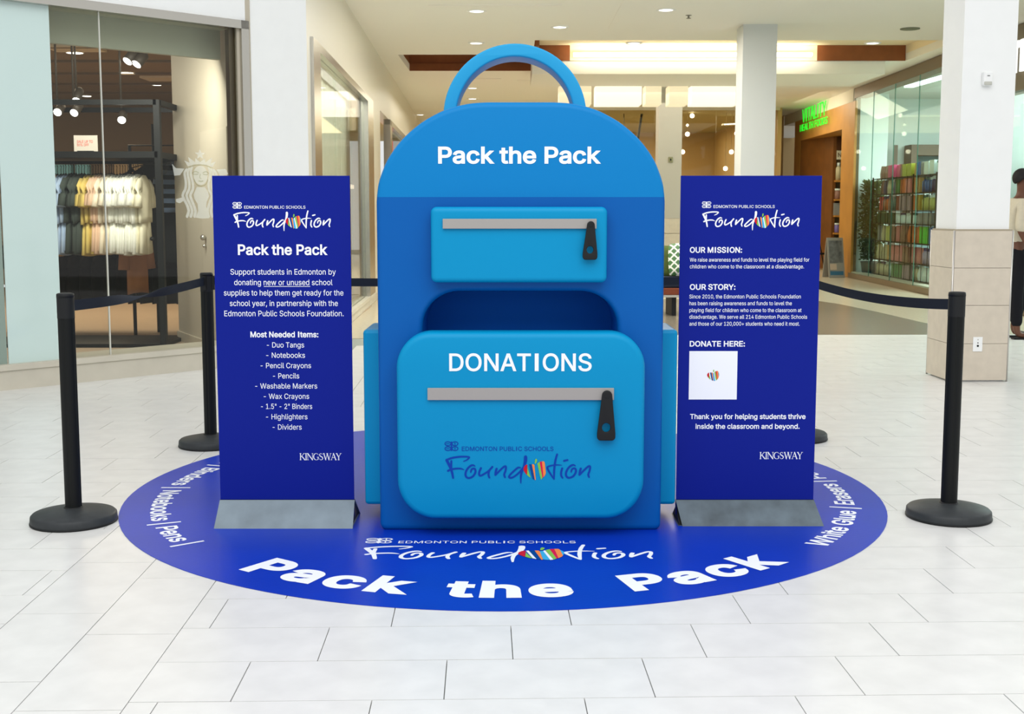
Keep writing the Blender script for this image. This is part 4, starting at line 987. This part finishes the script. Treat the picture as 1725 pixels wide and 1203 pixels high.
skin('t_shirt', tv, [(0,11),(11,12),(12,1),(1,2),(2,3),(3,4),(3,5),(5,6),(6,7),(3,8),(8,9),(9,10)], M_tee, ps)
pv = [(0,0,1.06,.11,.095),(0,0,.92,.13,.11),(0,-.09,.86,.10),(-.02,-.10,.50,.075),(.0,-.10,.12,.06),(0,.09,.86,.10),(.14,.10,.50,.075),(.05,.10,.14,.06),(0,0,1.0,.125,.105)]
skin('trousers', pv, [(0,8),(8,1),(1,2),(2,3),(3,4),(1,5),(5,6),(6,7)], M_pant, ps)
hr = B().sphere((.028, 0, 1.70), .098, 12, 20, (1.0, .92, 1.02)); hr.v = [(x, y, max(z, 1.63+max(0, x+.045)*1.0)) for x, y, z in hr.v]; hr.build('hair', M_hair, ps)
fc = B().sphere((.155, 0, 1.655), .018, 6, 8, (1, .8, 1.2)); fc.sphere((.125, -.035, 1.675), .012, 6, 8).sphere((.125, .035, 1.675), .012, 6, 8).sphere((.04, -.085, 1.66), .022, 6, 8, (1, .4, 1.3)).sphere((.04, .085, 1.66), .022, 6, 8, (1, .4, 1.3)).sphere((.14, 0, 1.61), .02, 6, 8, (.6, 1, .4))
fc.build('face_features', M_skin, ps)
for s in (-1, 1):
    base = Vector((.09, -.24, .88)) if s < 0 else Vector((.24, .22, .92))
    hm = MB()
    for k in range(4): hm.tube([base+Vector((-.015+k*.013, 0, -.01)), base+Vector((-.01+k*.016, .005, -.05)), base+Vector((.0+k*.015, .012, -.085+abs(k-1.4)*.008))], [.010, .009, .007], 6)
    hm.tube([base+Vector((.02, 0, 0)), base+Vector((.045, .005, -.03)), base+Vector((.05, .01, -.055))], [.011, .010, .008], 6); hm.build('fingers', M_skin, ps)
    fy = -.10 if s < 0 else .10; fx = .02 if s < 0 else .06
    B().box(fx-.06, fx+.2, fy-.045, fy+.045, 0, .02).box(fx+.06, fx+.12, fy-.05, fy+.05, .02, .065).build('sandal', M_blackpl, ps, bevel=.006)
mobj('lettering', text_fit('New York City', .02, .18, 1.335, 1.348, .01), M_black, ps, (0, -.16, 0), (0, 0, 0))

# ------------------------------------------------------------------ stanchions
def stanchion(px, py, label, dirs):
    x, y = gnd(px, py); t = empty('stanchion', (x, y, 0), label=label, cat='stanchion')
    B().lathe([(.180, 0), (.182, .012), (.180, .035), (.172, .043), (.10, .058), (.045, .066), (.001, .066)], 48).build('base', M_base, t)
    B().lathe([(.181, .002), (.184, .003), (.184, .008), (.181, .009)], 48, caps=False).build('base_groove', M_blackpl, t)
    # fluted post
    n = 48; prof = []
    for k in range(n):
        a = 2*PI*k/n; g = .0028 if (k % 12) in (0, 11) else 0; prof.append(((.035-g)*math.cos(a), (.035-g)*math.sin(a)))
    B().prism(prof, .06, .90).build('post', M_black, t)
    B().lathe([(.042, .058), (.042, .066), (.036, .07)], 32).build('post_collar', M_blackpl, t)
    hd = MB(); hd.prism([(.036*math.cos(2*PI*k/32), .036*math.sin(2*PI*k/32)) for k in range(32)], .895, .992)
    hd.lathe([(.037, .985), (.036, 1.0), (.03, 1.003), (.001, 1.003)], 32)
    h = hd.build('belt_head', M_blackpl, t)
    for d in dirs:
        c, s = math.cos(d), math.sin(d)
        B().box(.030, .047, -.012, .012, .905, .985).build('belt_clip', M_blackpl, h, rot=(0, 0, d))
    return t, Vector((x, y, 0))
TL, pTL = stanchion(125, 879, 'black belt stanchion at the front left, nearest the left edge', [math.atan2(1.71, .16)])
BL, pBL = stanchion(355.5, 750.5, 'black belt stanchion partly behind the left banner', [math.atan2(-1.71, -.16), 0])
FR, pFR = stanchion(1597.5, 871, 'black belt stanchion at the front right, before the pillar', [math.atan2(1.77, -.1)])
BR, pBR = stanchion(1341, 739, 'black belt stanchion hidden behind the right banner, only its base showing', [math.atan2(-1.77, .1), PI])
def belt(a, b, za, zb, label, twist=0, sag=.02, w=.047, n=96):
    a = Vector((a[0], a[1], za)); b = Vector((b[0], b[1], zb)); d = (b-a).normalized(); a = a+d*.045; b = b-d*.045
    side_ = Vector((-d.y, d.x, 0)).normalized(); vs = []; th = .0012
    for i in range(n+1):
        t = i/n; p = a.lerp(b, t); p.z -= sag*4*t*(1-t)
        s = max(0, min(1, (t-.15)/.6)); ang_ = twist*(s*s*(3-2*s))
        up = Vector((0, 0, 1))*math.cos(ang_)+side_*math.sin(ang_); nn = -Vector((0, 0, 1))*math.sin(ang_)+side_*math.cos(ang_)
        for q in (up*w/2+nn*th, up*w/2-nn*th, -up*w/2-nn*th, -up*w/2+nn*th): vs.append(p+q)
    fs = [(i*4+k, i*4+(k+1) % 4, (i+1)*4+(k+1) % 4, (i+1)*4+k) for i in range(n) for k in range(4)]+[(3, 2, 1, 0), (n*4, n*4+1, n*4+2, n*4+3)]
    o = MB().add(vs, fs).build('barrier_belt', M_belt); setp(o, label=label, cat='belt', group='navy barrier belts'); return o
belt(pTL, pBL, .945, .955, 'navy barrier belt with a half twist between the two left stanchions', twist=PI, sag=.015)
belt(pBL, pBR, .955, .955, 'navy barrier belt running straight behind the backpack and banners', sag=.015, n=20)
belt(pFR, pBR, .945, .955, 'navy barrier belt from the right front stanchion to behind the right banner', sag=.035)

# ------------------------------------------------------------------ round mat
def arc_text(s, a0, a1, rb, rt, bold, letter_space=1.0):
    """lettering bent round the mat: a0..a1 degrees, baseline radius rb, cap radius rt"""
    me = text_mesh(s, bold, letter_space, 4); xs = [v.co.x for v in me.vertices]; x0, x1 = min(xs), max(xs); c0, c1 = capheight(bold)
    for v in me.vertices:
        a = math.radians(a0+(v.co.x-x0)/(x1-x0)*(a1-a0)); r = rb+(v.co.y-c0)/(c1-c0)*(rt-rb)
        v.co = (MATC[0]+r*math.cos(a), MATC[1]+r*math.sin(a), 0)
    return me
mt = empty('floor_mat', (0, 0, 0), label='large round blue printed floor mat under the giant backpack', cat='mat')
B().lathe([(MATR, 0), (MATR, .0018), (MATR-.001, .002), (.001, .002)], 128, (MATC[0], MATC[1], .0006)).build('mat_sheet', M_mat, mt)
for p in mt.children[0].data.polygons: p.use_smooth = False
ZM = .0034
for s, a0, a1 in (('Pack', -127.0, -101.6), ('the', -97.3, -80.6), ('Pack', -73.2, -47.8)):
    mobj('lettering', arc_text(s, a0, a1, 1.655, 1.462, .037, 1.12), M_print, mt, (0, 0, ZM))
mobj('lettering', arc_text('White Glue | Erasers | Pencils', -38.0, 22.5, 1.655, 1.565, .02), M_print, mt, (0, 0, ZM))
mobj('lettering', arc_text('Crayons | Binders | Notebooks | Pens |', 143, 217.3, 1.655, 1.565, .02), M_print, mt, (0, 0, ZM))

# ------------------------------------------------------------------ foundation logo (coordinates read off the photo, y down, 13.27 units per pixel on the backpack)
STROKES = [
 ([(100,490),(150,590),(200,700),(225,800),(242,895)], [60,62,56,52,46]), ([(205,515),(202,600),(200,700)], [46,48,50]),
 ([(95,488),(220,442),(380,416),(520,412),(604,424),(590,452),(545,490),(480,518)], [44,46,44,40,38,34,30,22]),
 ([(130,735),(200,702),(330,682),(420,686),(490,712)], [48,44,42,38,12]),
 ([(728,625),(690,606),(640,618),(570,680),(525,770),(525,850),(565,893),(620,893),(690,855),(740,770),(735,700),(700,682),(660,700),(642,740),(638,768)], [26,40,46,46,48,48,46,44,46,48,46,44,42,38,30]),
 ([(865,674),(835,740),(824,815),(850,845),(920,815),(1020,750),(1080,690),(1120,645)], [48,46,46,44,42,42,44,46]), ([(1080,690),(1045,750),(1035,830),(1053,890)], [40,44,46,42]),
 ([(1215,690),(1195,760),(1188,828)], [52,50,46]), ([(1188,828),(1250,765),(1340,675),(1398,632),(1425,650),(1412,740),(1385,820),(1403,882)], [44,44,44,44,46,46,46,40]),
 ([(1744,662),(1690,664),(1600,740),(1515,825),(1492,875),(1530,895),(1600,870),(1679,810),(1749,740),(1829,640)], [30,42,44,44,46,44,42,42,44,50]),
 ([(1862,420),(1859,500),(1829,640),(1779,750),(1757,870),(1757,1015)], [76,76,60,50,46,22]),
 ([(2565,362),(2532,480),(2512,600),(2500,750),(2500,925)], [44,48,48,48,30]), ([(2672,606),(2579,600),(2479,606),(2379,634),(2348,662),(2369,720),(2429,820),(2498,925)], [10,28,34,38,42,44,42,28]),
 ([(2679,680),(2659,760),(2659,840),(2689,893)], [48,46,46,38]), ([(2722,508),(2799,488)], [46,40]),
]
o_ = STROKES[4]; STROKES.append(([(x+585+1659-1659, y) for x, y in o_[0]], o_[1])); STROKES[-1] = ([(x+2244, y-5) for x, y in o_[0]], o_[1])
for q in (STROKES[7], STROKES[8]): STROKES.append(([(x+1879, y-4) for x, y in q[0]], q[1]))
X3 = 1659
APPLE = {'red': [[(243,590),(200,602),(168,650),(155,700),(175,755),(225,822),(237,828)]], 'crimson': [[(515,530),(565,520),(580,640),(602,878),(580,895)]],
 'green': [[(247,640),(258,700),(285,790),(316,888),(280,872),(237,830)], [(465,570),(500,540),(515,532),(580,895),(550,937),(525,850)], [(408,572),(413,490),(435,455),(460,480),(455,530),(428,570)]],
 'navy': [[(280,585),(342,585),(372,760),(410,942),(360,915),(330,800)]], 'orange': [[(345,585),(385,585),(400,610),(430,940),(412,942)], [(567,520),(610,518),(630,550),(655,780),(640,830),(602,878),(585,700)]]}
APPLE_X = {'white': [[(247,592),(278,586),(360,915),(318,888)], [(440,600),(462,575),(545,937),(510,950)]], 'lightblue': [[(400,615),(440,600),(510,950),(470,945),(432,930)], [(632,560),(668,620),(675,700),(655,780)]]}
SCRIPT = None
def logo(x0, w, zF, parent, m_ink, white, place, squash=1.0):
    """x0 left edge, w width (750..996 px span on the backpack), zF height of the F foot; place(mesh) finishes the mesh"""
    k = w/246/13.27; k2 = k*squash
    f = lambda x, y: (x0+(x-66)*k, zF+(905-y)*k2)
    global SCRIPT
    if SCRIPT is None:
        mb = Ink()
        for pts, ws in STROKES: ribbon(mb, [(x/1000, y/1000) for x, y in pts], [a_/1000 for a_ in ws])
        SCRIPT = union_fill(mb.polys)
    me = D.meshes.new('logo_script'); me.from_pydata([(f(x*1000, y*1000)[0], 0, f(x*1000, y*1000)[1]) for x, _, y in SCRIPT[0]], [], SCRIPT[1])
    mobj('logo_script', place(me), m_ink, parent)
    em = Ink()
    for cx_, cy_ in ((130,118),(288,118),(130,230),(288,230)):
        ribbon(em, [f(cx_+66*math.cos(2*PI*i/20), cy_+44*math.sin(2*PI*i/20)) for i in range(21)], 20*k, smooth=False)
        if cx_ < 200: ribbon(em, [f(cx_-35, cy_+0), f(cx_+35, cy_+0)], 12*k, smooth=False)
        else: ribbon(em, [f(cx_, cy_-18), f(cx_, cy_+18)], 18*k, smooth=False)
    ribbon(em, [f(210, 85), f(210, 268)], 32*k, smooth=False)
    mobj('logo_emblem', place(em.mesh('logo_emblem')), m_ink, parent)
    a, b = f(440, 283), f(2484, 185)
    me = text_fit('EDMONTON PUBLIC SCHOOLS', a[0], b[0], a[1], b[1], 0.004)
    mobj('lettering', place(me), m_ink, parent)
    d = dict((c, list(v)) for c, v in APPLE.items())
    if white:
        for c, v in APPLE_X.items(): d.setdefault(c, []); d[c] += v
    for c, polys in d.items():
        mb = Ink()
        for p in polys: poly(mb, [f(x+X3, y) for x, y in p])
        mobj('logo_stripes', place(mb.mesh('stripes'), 1), LC[c], parent)
def on_plane(Y, eps=.0012):
    def pl_(me, lift=0):
        for v in me.vertices: v.co.y = Y-eps-lift*.0005
        return me
    return pl_
def on_floor(me, lift=0):
    for v in me.vertices: v.co = (v.co.x, v.co.z, ZM+lift*.0006)
    return me
a = gnd(610, 945); yF = gnd(690, 946)[1]
logo(gnd(610, 930)[0], 1.16, 4.545, mt, M_print, True, on_floor, 1.0)

# ------------------------------------------------------------------ banner stands
def serif_word(word, x0, x1, zb, zc):
    """roman capitals with thin serifs drawn as strokes"""
    G_ = {'K': (.78, [((.12,0),(.12,1),.13),((.12,.42),(.62,1),.06),((.3,.58),(.72,0),.14)], [(.12,0),(.12,1),(.62,1),(.72,0)]),
          'I': (.36, [((.18,0),(.18,1),.14)], [(.18,0),(.18,1)]),
          'N': (.92, [((.12,0),(.12,1),.06),((.12,1),(.78,0),.15),((.78,0),(.78,1),.06)], [(.12,0),(.1,1),(.78,1)]),
          'W': (1.12, [((.08,1),(.34,0),.14),((.34,0),(.56,1),.06),((.56,1),(.8,0),.14),((.8,0),(1.04,1),.06)], [(.08,1),(.56,1),(1.04,1)]),
          'A': (.8, [((.08,0),(.38,1),.06),((.38,1),(.7,0),.15),((.2,.34),(.58,.34),.06)], [(.08,0),(.7,0)]),
          'Y': (.72, [((.08,1),(.37,.45),.14),((.66,1),(.37,.45),.06),((.37,.45),(.37,0),.14)], [(.08,1),(.66,1),(.37,0)])}
    cur = 0; items = []
    for ch in word: items.append((ch, cur)); cur += {'G': .84, 'S': .60}.get(ch) or G_[ch][0]-.06
    sx = (x1-x0)/cur; sz = zc-zb; mb = Ink()
    for ch, ox in items:
        f = lambda p: (x0+(ox+p[0])*sx, zb+p[1]*sz)
        if ch == 'G':
            ribbon(mb, [f(p) for p in ((.74,.80),(.6,.97),(.42,1),(.18,.86),(.08,.5),(.18,.14),(.42,0),(.62,.02),(.72,.12))], [w*sz for w in (.05,.05,.06,.12,.15,.12,.06,.06,.08)])
            ribbon(mb, [f((.72,.10)), f((.72,.42))], .12*sz, False); ribbon(mb, [f((.56,.43)), f((.82,.43))], .05*sz, False)
        elif ch == 'S':
            ribbon(mb, [f(p) for p in ((.46,.82),(.38,.97),(.26,1),(.1,.88),(.1,.7),(.26,.55),(.44,.42),(.52,.25),(.44,.06),(.28,0),(.14,.04),(.08,.2))], [w*sz for w in (.05,.05,.06,.09,.12,.15,.15,.12,.09,.06,.05,.05)])
        else:
            w_, st_, se = G_[ch]
            for p, q, wd in st_: ribbon(mb, [f(p), f(q)], wd*sz, False)
            for p in se: ribbon(mb, [f((p[0]-.11, p[1])), f((p[0]+.11, p[1]))], .05*sz, False)
    return mb.mesh('lettering')
def banner(Yp, ptl, ptr, pbl, pbr, base_l, base_r, rearY, label, mbase, lines, logo_x, logo_zpx, kw, extra=None):
    zt = at(*ptl, Yp).z; x0 = at(*ptl, Yp).x; x1 = at(*ptr, Yp).x; zb = at(*pbl, Yp).z
    t = empty('banner_stand', ((x0+x1)/2, Yp, 0), label=label, cat='banner stand'); cx0 = (x0+x1)/2
    mob = lambda n_, me, m_, par: mobj(n_, me, m_, par)
    p = B().box(x0-cx0, x1-cx0, 0, .006, .03, zt).build('panel', M_banner, t, bevel=.0008)
    def place(me, lift=0):
        for v in me.vertices: v.co = (v.co.x-cx0, -.0012-lift*.0005, v.co.z)
        return me
    yf = gnd(*base_l)[1]-Yp; yr = rearY-Yp; bw0 = gnd(*base_l)[0]-cx0; bw1 = gnd(*base_r)[0]-cx0
    xr0, xr1 = x0-cx0-.002, x1-cx0+.002; th = .004
    bm_ = MB()
    for s, ye in ((-1, yf), (1, yr)):
        ys = (-.004 if s < 0 else .010); yo = (-.009 if s < 0 else .015)
        vs = [(bw0, ye, 0), (bw1, ye, 0), (xr1, ys, zb), (xr0, ys, zb)]; n_ = Vector((0, s*-.004, -.003))
        ws_ = [Vector(v)+n_ for v in vs]; ws_[0].z = ws_[1].z = 0
        bm_ = MB().add(vs+[tuple(v) for v in ws_], [(0,1,2,3),(7,6,5,4),(0,4,5,1),(1,5,6,2),(2,6,7,3),(3,7,4,0)])
        bm_.build('base_plate', mbase, t)
    vs = [(xr0+.004, yf+.02, .006), (xr1-.004, yf+.02, .006), (xr1-.004, yr-.02, .006), (xr0+.004, yr-.02, .006), (xr0+.004, .003, zb-.02), (xr1-.004, .003, zb-.02)]
    MB().add(vs, [(0, 3, 2, 1), (0, 1, 5, 4), (2, 3, 4, 5), (1, 2, 5), (3, 0, 4)]).build('base_shade_fill', M_black, t)  # black prism stands for the shade inside the open base
    B().box(xr0, xr1, -.004, .010, zb-.012, zb+.001).build('base_slot', M_blackpl, t)
    B().prism([(xr0+.0, yf*.9), (xr1-.0, yf*.9), (xr1-.0, yr*.9), (xr0+.0, yr*.9)], .0, .004).build('base_sheet', mbase, t)
    for s_, px0, px1, pb_, pc_, bold in lines:
        a_ = at(px0, pb_, Yp); b_ = at(px1, pb_, Yp); c_ = at(px0, pc_, Yp)
        mob('lettering', place(text_fit(s_, a_.x, b_.x, a_.z, c_.z, bold)), M_print, p)
    a_ = at(logo_x, logo_zpx, Yp); wl = (at(logo_x+kw, logo_zpx, Yp)-a_).x
    logo(a_.x, wl, a_.z, p, M_print, True, place)
    if extra: extra(p, place, cx0)
    return t, p
BD = .021; RG = .003
def flat(x0, x1, z0, z1):
    mb = Ink(); poly(mb, [(x0, z0), (x1, z0), (x1, z1), (x0, z1)]); return mb.mesh('flat')
l1 = [('Pack the Pack', 401, 552, 429.7, 411.7, BD), ('Support students in Edmonton by', 388.4, 565.8, 462.7, 453.2, RG), ('donating new or unused school', 394.7, 560.2, 480.4, 471, RG),
      ('supplies to help them get ready for the', 377.3, 578.6, 497.9, 488.5, RG), ('school year, in partnership with the', 387.3, 569.3, 515.6, 506.2, RG), ('Edmonton Public Schools Foundation.', 378, 579, 532.8, 523.4, RG),
      ('Most Needed Items:', 422, 536.4, 568.4, 558.6, BD)]
for s_, xa_, xb_, yb_ in (('- Duo Tangs', 449.6, 512.4, 585.5), ('- Notebooks', 448.6, 514, 602.8), ('- Pencil Crayons', 439.1, 524.1, 620.2), ('- Pencils', 460, 504.2, 637.6), ('- Washable Markers', 430, 534.5, 654.6),
                          ('- Wax Crayons', 444.5, 520.9, 672), ('- 1.5" - 2" Binders', 439.8, 526, 689), ('- Highlighters', 448.3, 518.1, 706.4), ('- Dividers', 459.4, 508.3, 723.8)):
    l1.append((s_, xa_, xb_, yb_, yb_-8.8, RG))
def ex1(p, place, cx0):
    a_ = at(444.5, 483, 5.1); b_ = at(522.5, 482, 5.1)
    mobj('underline', place(flat(a_.x, b_.x, a_.z, a_.z+.0022)), M_print, p)
    a_ = at(505, 774.7, 5.1); b_ = at(574, 764, 5.1); mobj('lettering', place(serif_word('KINGSWAY', a_.x, b_.x, a_.z, b_.z)), M_print, p)
banner(5.1, (357, 296), (589, 296), (372, 842), (599, 842), (360, 892), (593, 894), 5.26, 'tall blue banner stand on a pale grey base, left of the backpack', M_bbase, l1, 393.3, 383.1, 164.5, ex1)
l2 = [('OUR MISSION:', 1161.9, 1249.9, 425.9, 416.2, BD), ('We raise awareness and funds to level the playing field for', 1161.9, 1363.2, 440.8, 434.4, RG), ('children who come to the classroom at a disadvantage.', 1161.9, 1354.2, 452.2, 445.8, RG),
      ('OUR STORY:', 1161.9, 1238.7, 488.3, 478.7, BD), ('Since 2010, the Edmonton Public Schools Foundation', 1161.2, 1348.8, 502.8, 496.4, RG), ('has been raising awareness and funds to level the', 1161.2, 1333.7, 514.2, 507.8, RG),
      ('playing field for children who come to the classroom at', 1161.2, 1350, 525.8, 519.4, RG), ('disadvantage. We serve all 214 Edmonton Public Schools', 1161.2, 1359.5, 537, 530.6, RG), ('and those of our 120,000+ students who need it most.', 1161.2, 1346.9, 548.6, 542.2, RG),
      ('DONATE HERE:', 1161.7, 1254.8, 583.9, 574.4, BD), ('Thank you for helping students thrive', 1162.3, 1356.8, 706, 697.4, .018), ('inside the classroom and beyond.', 1171.5, 1346.7, 722.5, 714, .018)]
def ex2(p, place, cx0):
    a_ = at(1160, 673, 5.13); b_ = at(1242.5, 591.5, 5.13)
    mobj('white_square', place(flat(a_.x, b_.x, a_.z, b_.z)), M_print, p)
    ax, az = at(1201, 632, 5.13).x, at(1201, 632, 5.13).z; k = .0000385*3.0*.92
    for src in (APPLE, {'lightblue': APPLE_X['lightblue']}):
        for c, polys in src.items():
            mb = Ink()
            for q in polys: poly(mb, [(ax+(x-410)*k*.95, az+(700-y)*k*.95) for x, y in q])
            mobj('logo_stripes', place(mb.mesh('s'), 1.5), LC[c], p)
    a_ = at(1279.5, 772.9, 5.13); b_ = at(1351, 762, 5.13); mobj('lettering', place(serif_word('KINGSWAY', a_.x, b_.x, a_.z, b_.z)), M_print, p)
banner(5.13, (1147, 296), (1385, 294.5), (1142, 842), (1373, 843), (1150, 888), (1389, 888.5), 5.27, 'tall blue banner stand on a dark grey base, right of the backpack', M_bbase2, l2, 1182.4, 382, 164.5, ex2)

# ------------------------------------------------------------------ giant backpack
bp = empty('backpack_display', (.036, 4.97, 0), label='giant blue backpack donation display standing on the round mat', cat='display')
CXB = .036; YB = 4.97
def bat(px, py, Y=YB): v = at(px, py, Y); return (v.x-CXB, v.z)
half = [bat(x, y) for x, y in ((877,171.6),(840,171.6),(820,171.7),(800,172.8),(785,174.8),(768,178.5),(752,183.5),(735,191),(710,205.5),(685,226),(667,246),(652,268.5),(643,289),(637,308),(634.5,325),(634,340))]
w0 = .598
half = [(max(x, -w0), z) for x, z in half]; half[-1] = (-w0, half[-1][1])
_h = [Vector(q) for q in half]; half = []
for i in range(len(_h)-1):
    p0, p1, p2, p3 = _h[max(i-1, 0)], _h[i], _h[i+1], _h[min(i+2, len(_h)-1)]
    for k in range(5):
        t = k/5; q = .5*((2*p1)+(p2-p0)*t+(2*p0-5*p1+4*p2-p3)*t*t+(3*p1-p0-3*p2+p3)*t**3); half.append((max(q.x, -w0), q.y))
half.append(tuple(_h[-1]))
left = half+[(-w0, 1.2), (-w0, .6)]+[(-w0+.03-.03*math.cos(k*PI/12), .03-.03*math.sin(k*PI/12)) for k in range(7)]
outl = left+[(-x, z) for x, z in reversed(left)][:-1]
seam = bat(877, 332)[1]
sx0, sx1 = bat(712, 560)[0], bat(1040, 560)[0]; sz1 = bat(877, 491)[1]
slot = rrect(sx0, sx1, .62, sz1, (.02, .02, (.155, .15), (.155, .15)), 12)
DEP = .60
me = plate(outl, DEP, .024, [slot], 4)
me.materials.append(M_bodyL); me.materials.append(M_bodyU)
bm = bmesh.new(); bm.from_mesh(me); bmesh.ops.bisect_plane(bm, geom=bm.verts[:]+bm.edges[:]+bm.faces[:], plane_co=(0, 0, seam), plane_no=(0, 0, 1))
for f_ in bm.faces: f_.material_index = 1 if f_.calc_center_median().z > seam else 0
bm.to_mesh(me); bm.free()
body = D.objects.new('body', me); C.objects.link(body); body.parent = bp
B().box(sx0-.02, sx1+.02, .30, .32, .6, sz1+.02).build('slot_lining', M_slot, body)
# tubular lining of the slot so its walls read dark blue
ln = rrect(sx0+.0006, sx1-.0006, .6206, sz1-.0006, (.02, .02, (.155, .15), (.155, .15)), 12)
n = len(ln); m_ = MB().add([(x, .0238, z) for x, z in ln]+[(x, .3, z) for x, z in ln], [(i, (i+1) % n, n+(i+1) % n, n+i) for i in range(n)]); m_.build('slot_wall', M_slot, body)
xa_, xb_ = bat(738, 262)[0], bat(1012.5, 262)[0]
mobj('lettering', text_fit('Pack the Pack', xa_, xb_, bat(877, 275.8)[1], bat(877, 247)[1], .022), M_print, body, (0, -.0012, 0))
# large pocket
YP = -.12
def bpx(px, py, off=YP): v = at(px, py, YB+off); return (v.x-CXB, v.z)
a0, a1 = bpx(668, 700)[0], bpx(1086.5, 700)[0]; z1 = bpx(877, 560)[1]; z0 = bpx(877, 875.5)[1]
pk = mobj('front_pocket', plate(rrect(a0, a1, z0, z1, ((.16, .165), (.16, .165), (.145, .15), (.145, .15)), 14), .115, .026), M_pocket, bp, (0, YP, 0))
def onp(px, py, par_y): v = at(px, py, YB+par_y); return (v.x-CXB, v.z)
q = [onp(756.8, 625.3, YP), onp(996.8, 595.5, YP)]
mobj('lettering', text_fit('DONATIONS', q[0][0], q[1][0], q[0][1], q[1][1], .012), M_print, pk, (0, -.0012, 0))
def place_p(me, lift=0):
    for v in me.vertices: v.co.y = -.0012-lift*.0005
    return me
q = onp(750, 805.8, YP); q2 = onp(996, 805.8, YP)
logo(q[0], q2[0]-q[0], q[1], pk, M_logoblue, False, place_p)
def zipper(par, offY, x0, x1, yt, yb, pull):
    c = lambda x, y: onp(x, y, offY)
    a_ = c(x0, yb); b_ = c(x1, yt)
    B().box(a_[0], b_[0], -.012, .004, a_[1], b_[1]).build('zip_band', M_zip, par, bevel=.0015)
    (xt, ztp, wt, xb2, zbp, wb, hy, hr_) = pull
    T = c(xt, ztp); Bt = c(xb2, zbp); sc2 = 4.85/F
    wt *= sc2/2*1.02; wb *= sc2/2*1.02; hr2 = hr_*sc2
    zt_ = T[1]-wt; zb_ = Bt[1]+wb*.55
    ol = [(T[0]+wt*math.cos(a*PI/10), zt_+wt*math.sin(a*PI/10)) for a in range(11)]
    ol += [(Bt[0]-wb, zb_+.01)]+[(Bt[0]-wb*.62+wb*.38*math.cos(PI+a*PI/8), zb_-wb*.12+wb*.42*math.sin(PI+a*PI/8)) for a in range(5)]
    ol += [(Bt[0]+wb*.62+wb*.38*math.cos(1.5*PI+a*PI/8), zb_-wb*.12+wb*.42*math.sin(1.5*PI+a*PI/8)) for a in range(5)]+[(Bt[0]+wb, zb_+.01)]
    H = c(xb2, hy)
    hole = [(H[0]+hr2*math.cos(2*PI*k/20), H[1]+hr2*1.1*math.sin(2*PI*k/20)) for k in range(20)]
    mobj('zip_pull', plate(ol, .014, .003, [hole]), M_blackpl, par, (0, -.03, 0))
    B().lathe([(wt*.5, 0), (wt*.5, .02)], 12).build('zip_rivet', M_blackpl, par, (T[0], -.012, zt_), (PI/2, 0, 0))
zipper(pk, YP, 720.5, 1034, 653.5, 673.5, (1022, 656.5, 17, 1020.3, 740.5, 30.5, 718.5, 7.2))
# small pocket
YS = -.07
s0 = onp(726, 476.5, YS); s1 = onp(1023.5, 348.5, YS)
sp_ = mobj('small_pocket', plate(rrect(s0[0], s1[0], s0[1], s1[1], .024, 6), .066, .02), M_pocket, bp, (0, YS, 0))
zipper(sp_, YS, 746, 1004.8, 368.7, 385.3, (994.8, 372.5, 12.5, 993.2, 437.5, 24.5, 420.6, 5.6))
# side pockets
for s in (-1, 1):
    px_ = at(613 if s < 0 else 1140, 700, 5.12).x-CXB; xo = px_; zt_ = at(877, 556, 5.12).z; zb_ = at(877, 850.5, 5.12).z
    x0_, x1_ = (xo, -w0+.03) if s < 0 else (w0-.03, xo)
    B().box(x0_, x1_, 5.12-YB, 5.46-YB, zb_, zt_).build('side_pocket', M_pocket, bp, bevel=.014)
# handle
hx = at(867.5, 150, 5.17).x-CXB; ro = (at(988.5, 180, 5.17).x-at(747, 180, 5.17).x)/2; ztop = at(866, 73, 5.17).z; ri2 = ro-.054
zc_ = ztop-ro
ol = [(hx+ro*math.cos(PI*k/40), zc_+ro*math.sin(PI*k/40)) for k in range(41)]
ol = [(hx+ro, 1.60)]+ol+[(hx-ro, 1.60)]+[(hx-ri2, 1.60)]+[(hx+ri2*math.cos(PI*(40-k)/40), zc_+ri2*math.sin(PI*(40-k)/40)) for k in range(41)]+[(hx+ri2, 1.60)]
mobj('handle', plate(ol, .20, .008), M_handle, bp, (0, .20, 0))
# shoulder straps at the back edge
for s in (-1, 1):
    B().box(s*w0-.03 if s > 0 else -w0-.045, w0+.0 if s > 0 else -w0+.01, .59, .635, .92, 1.16).build('shoulder_strap', M_blackpl, bp, bevel=.01)
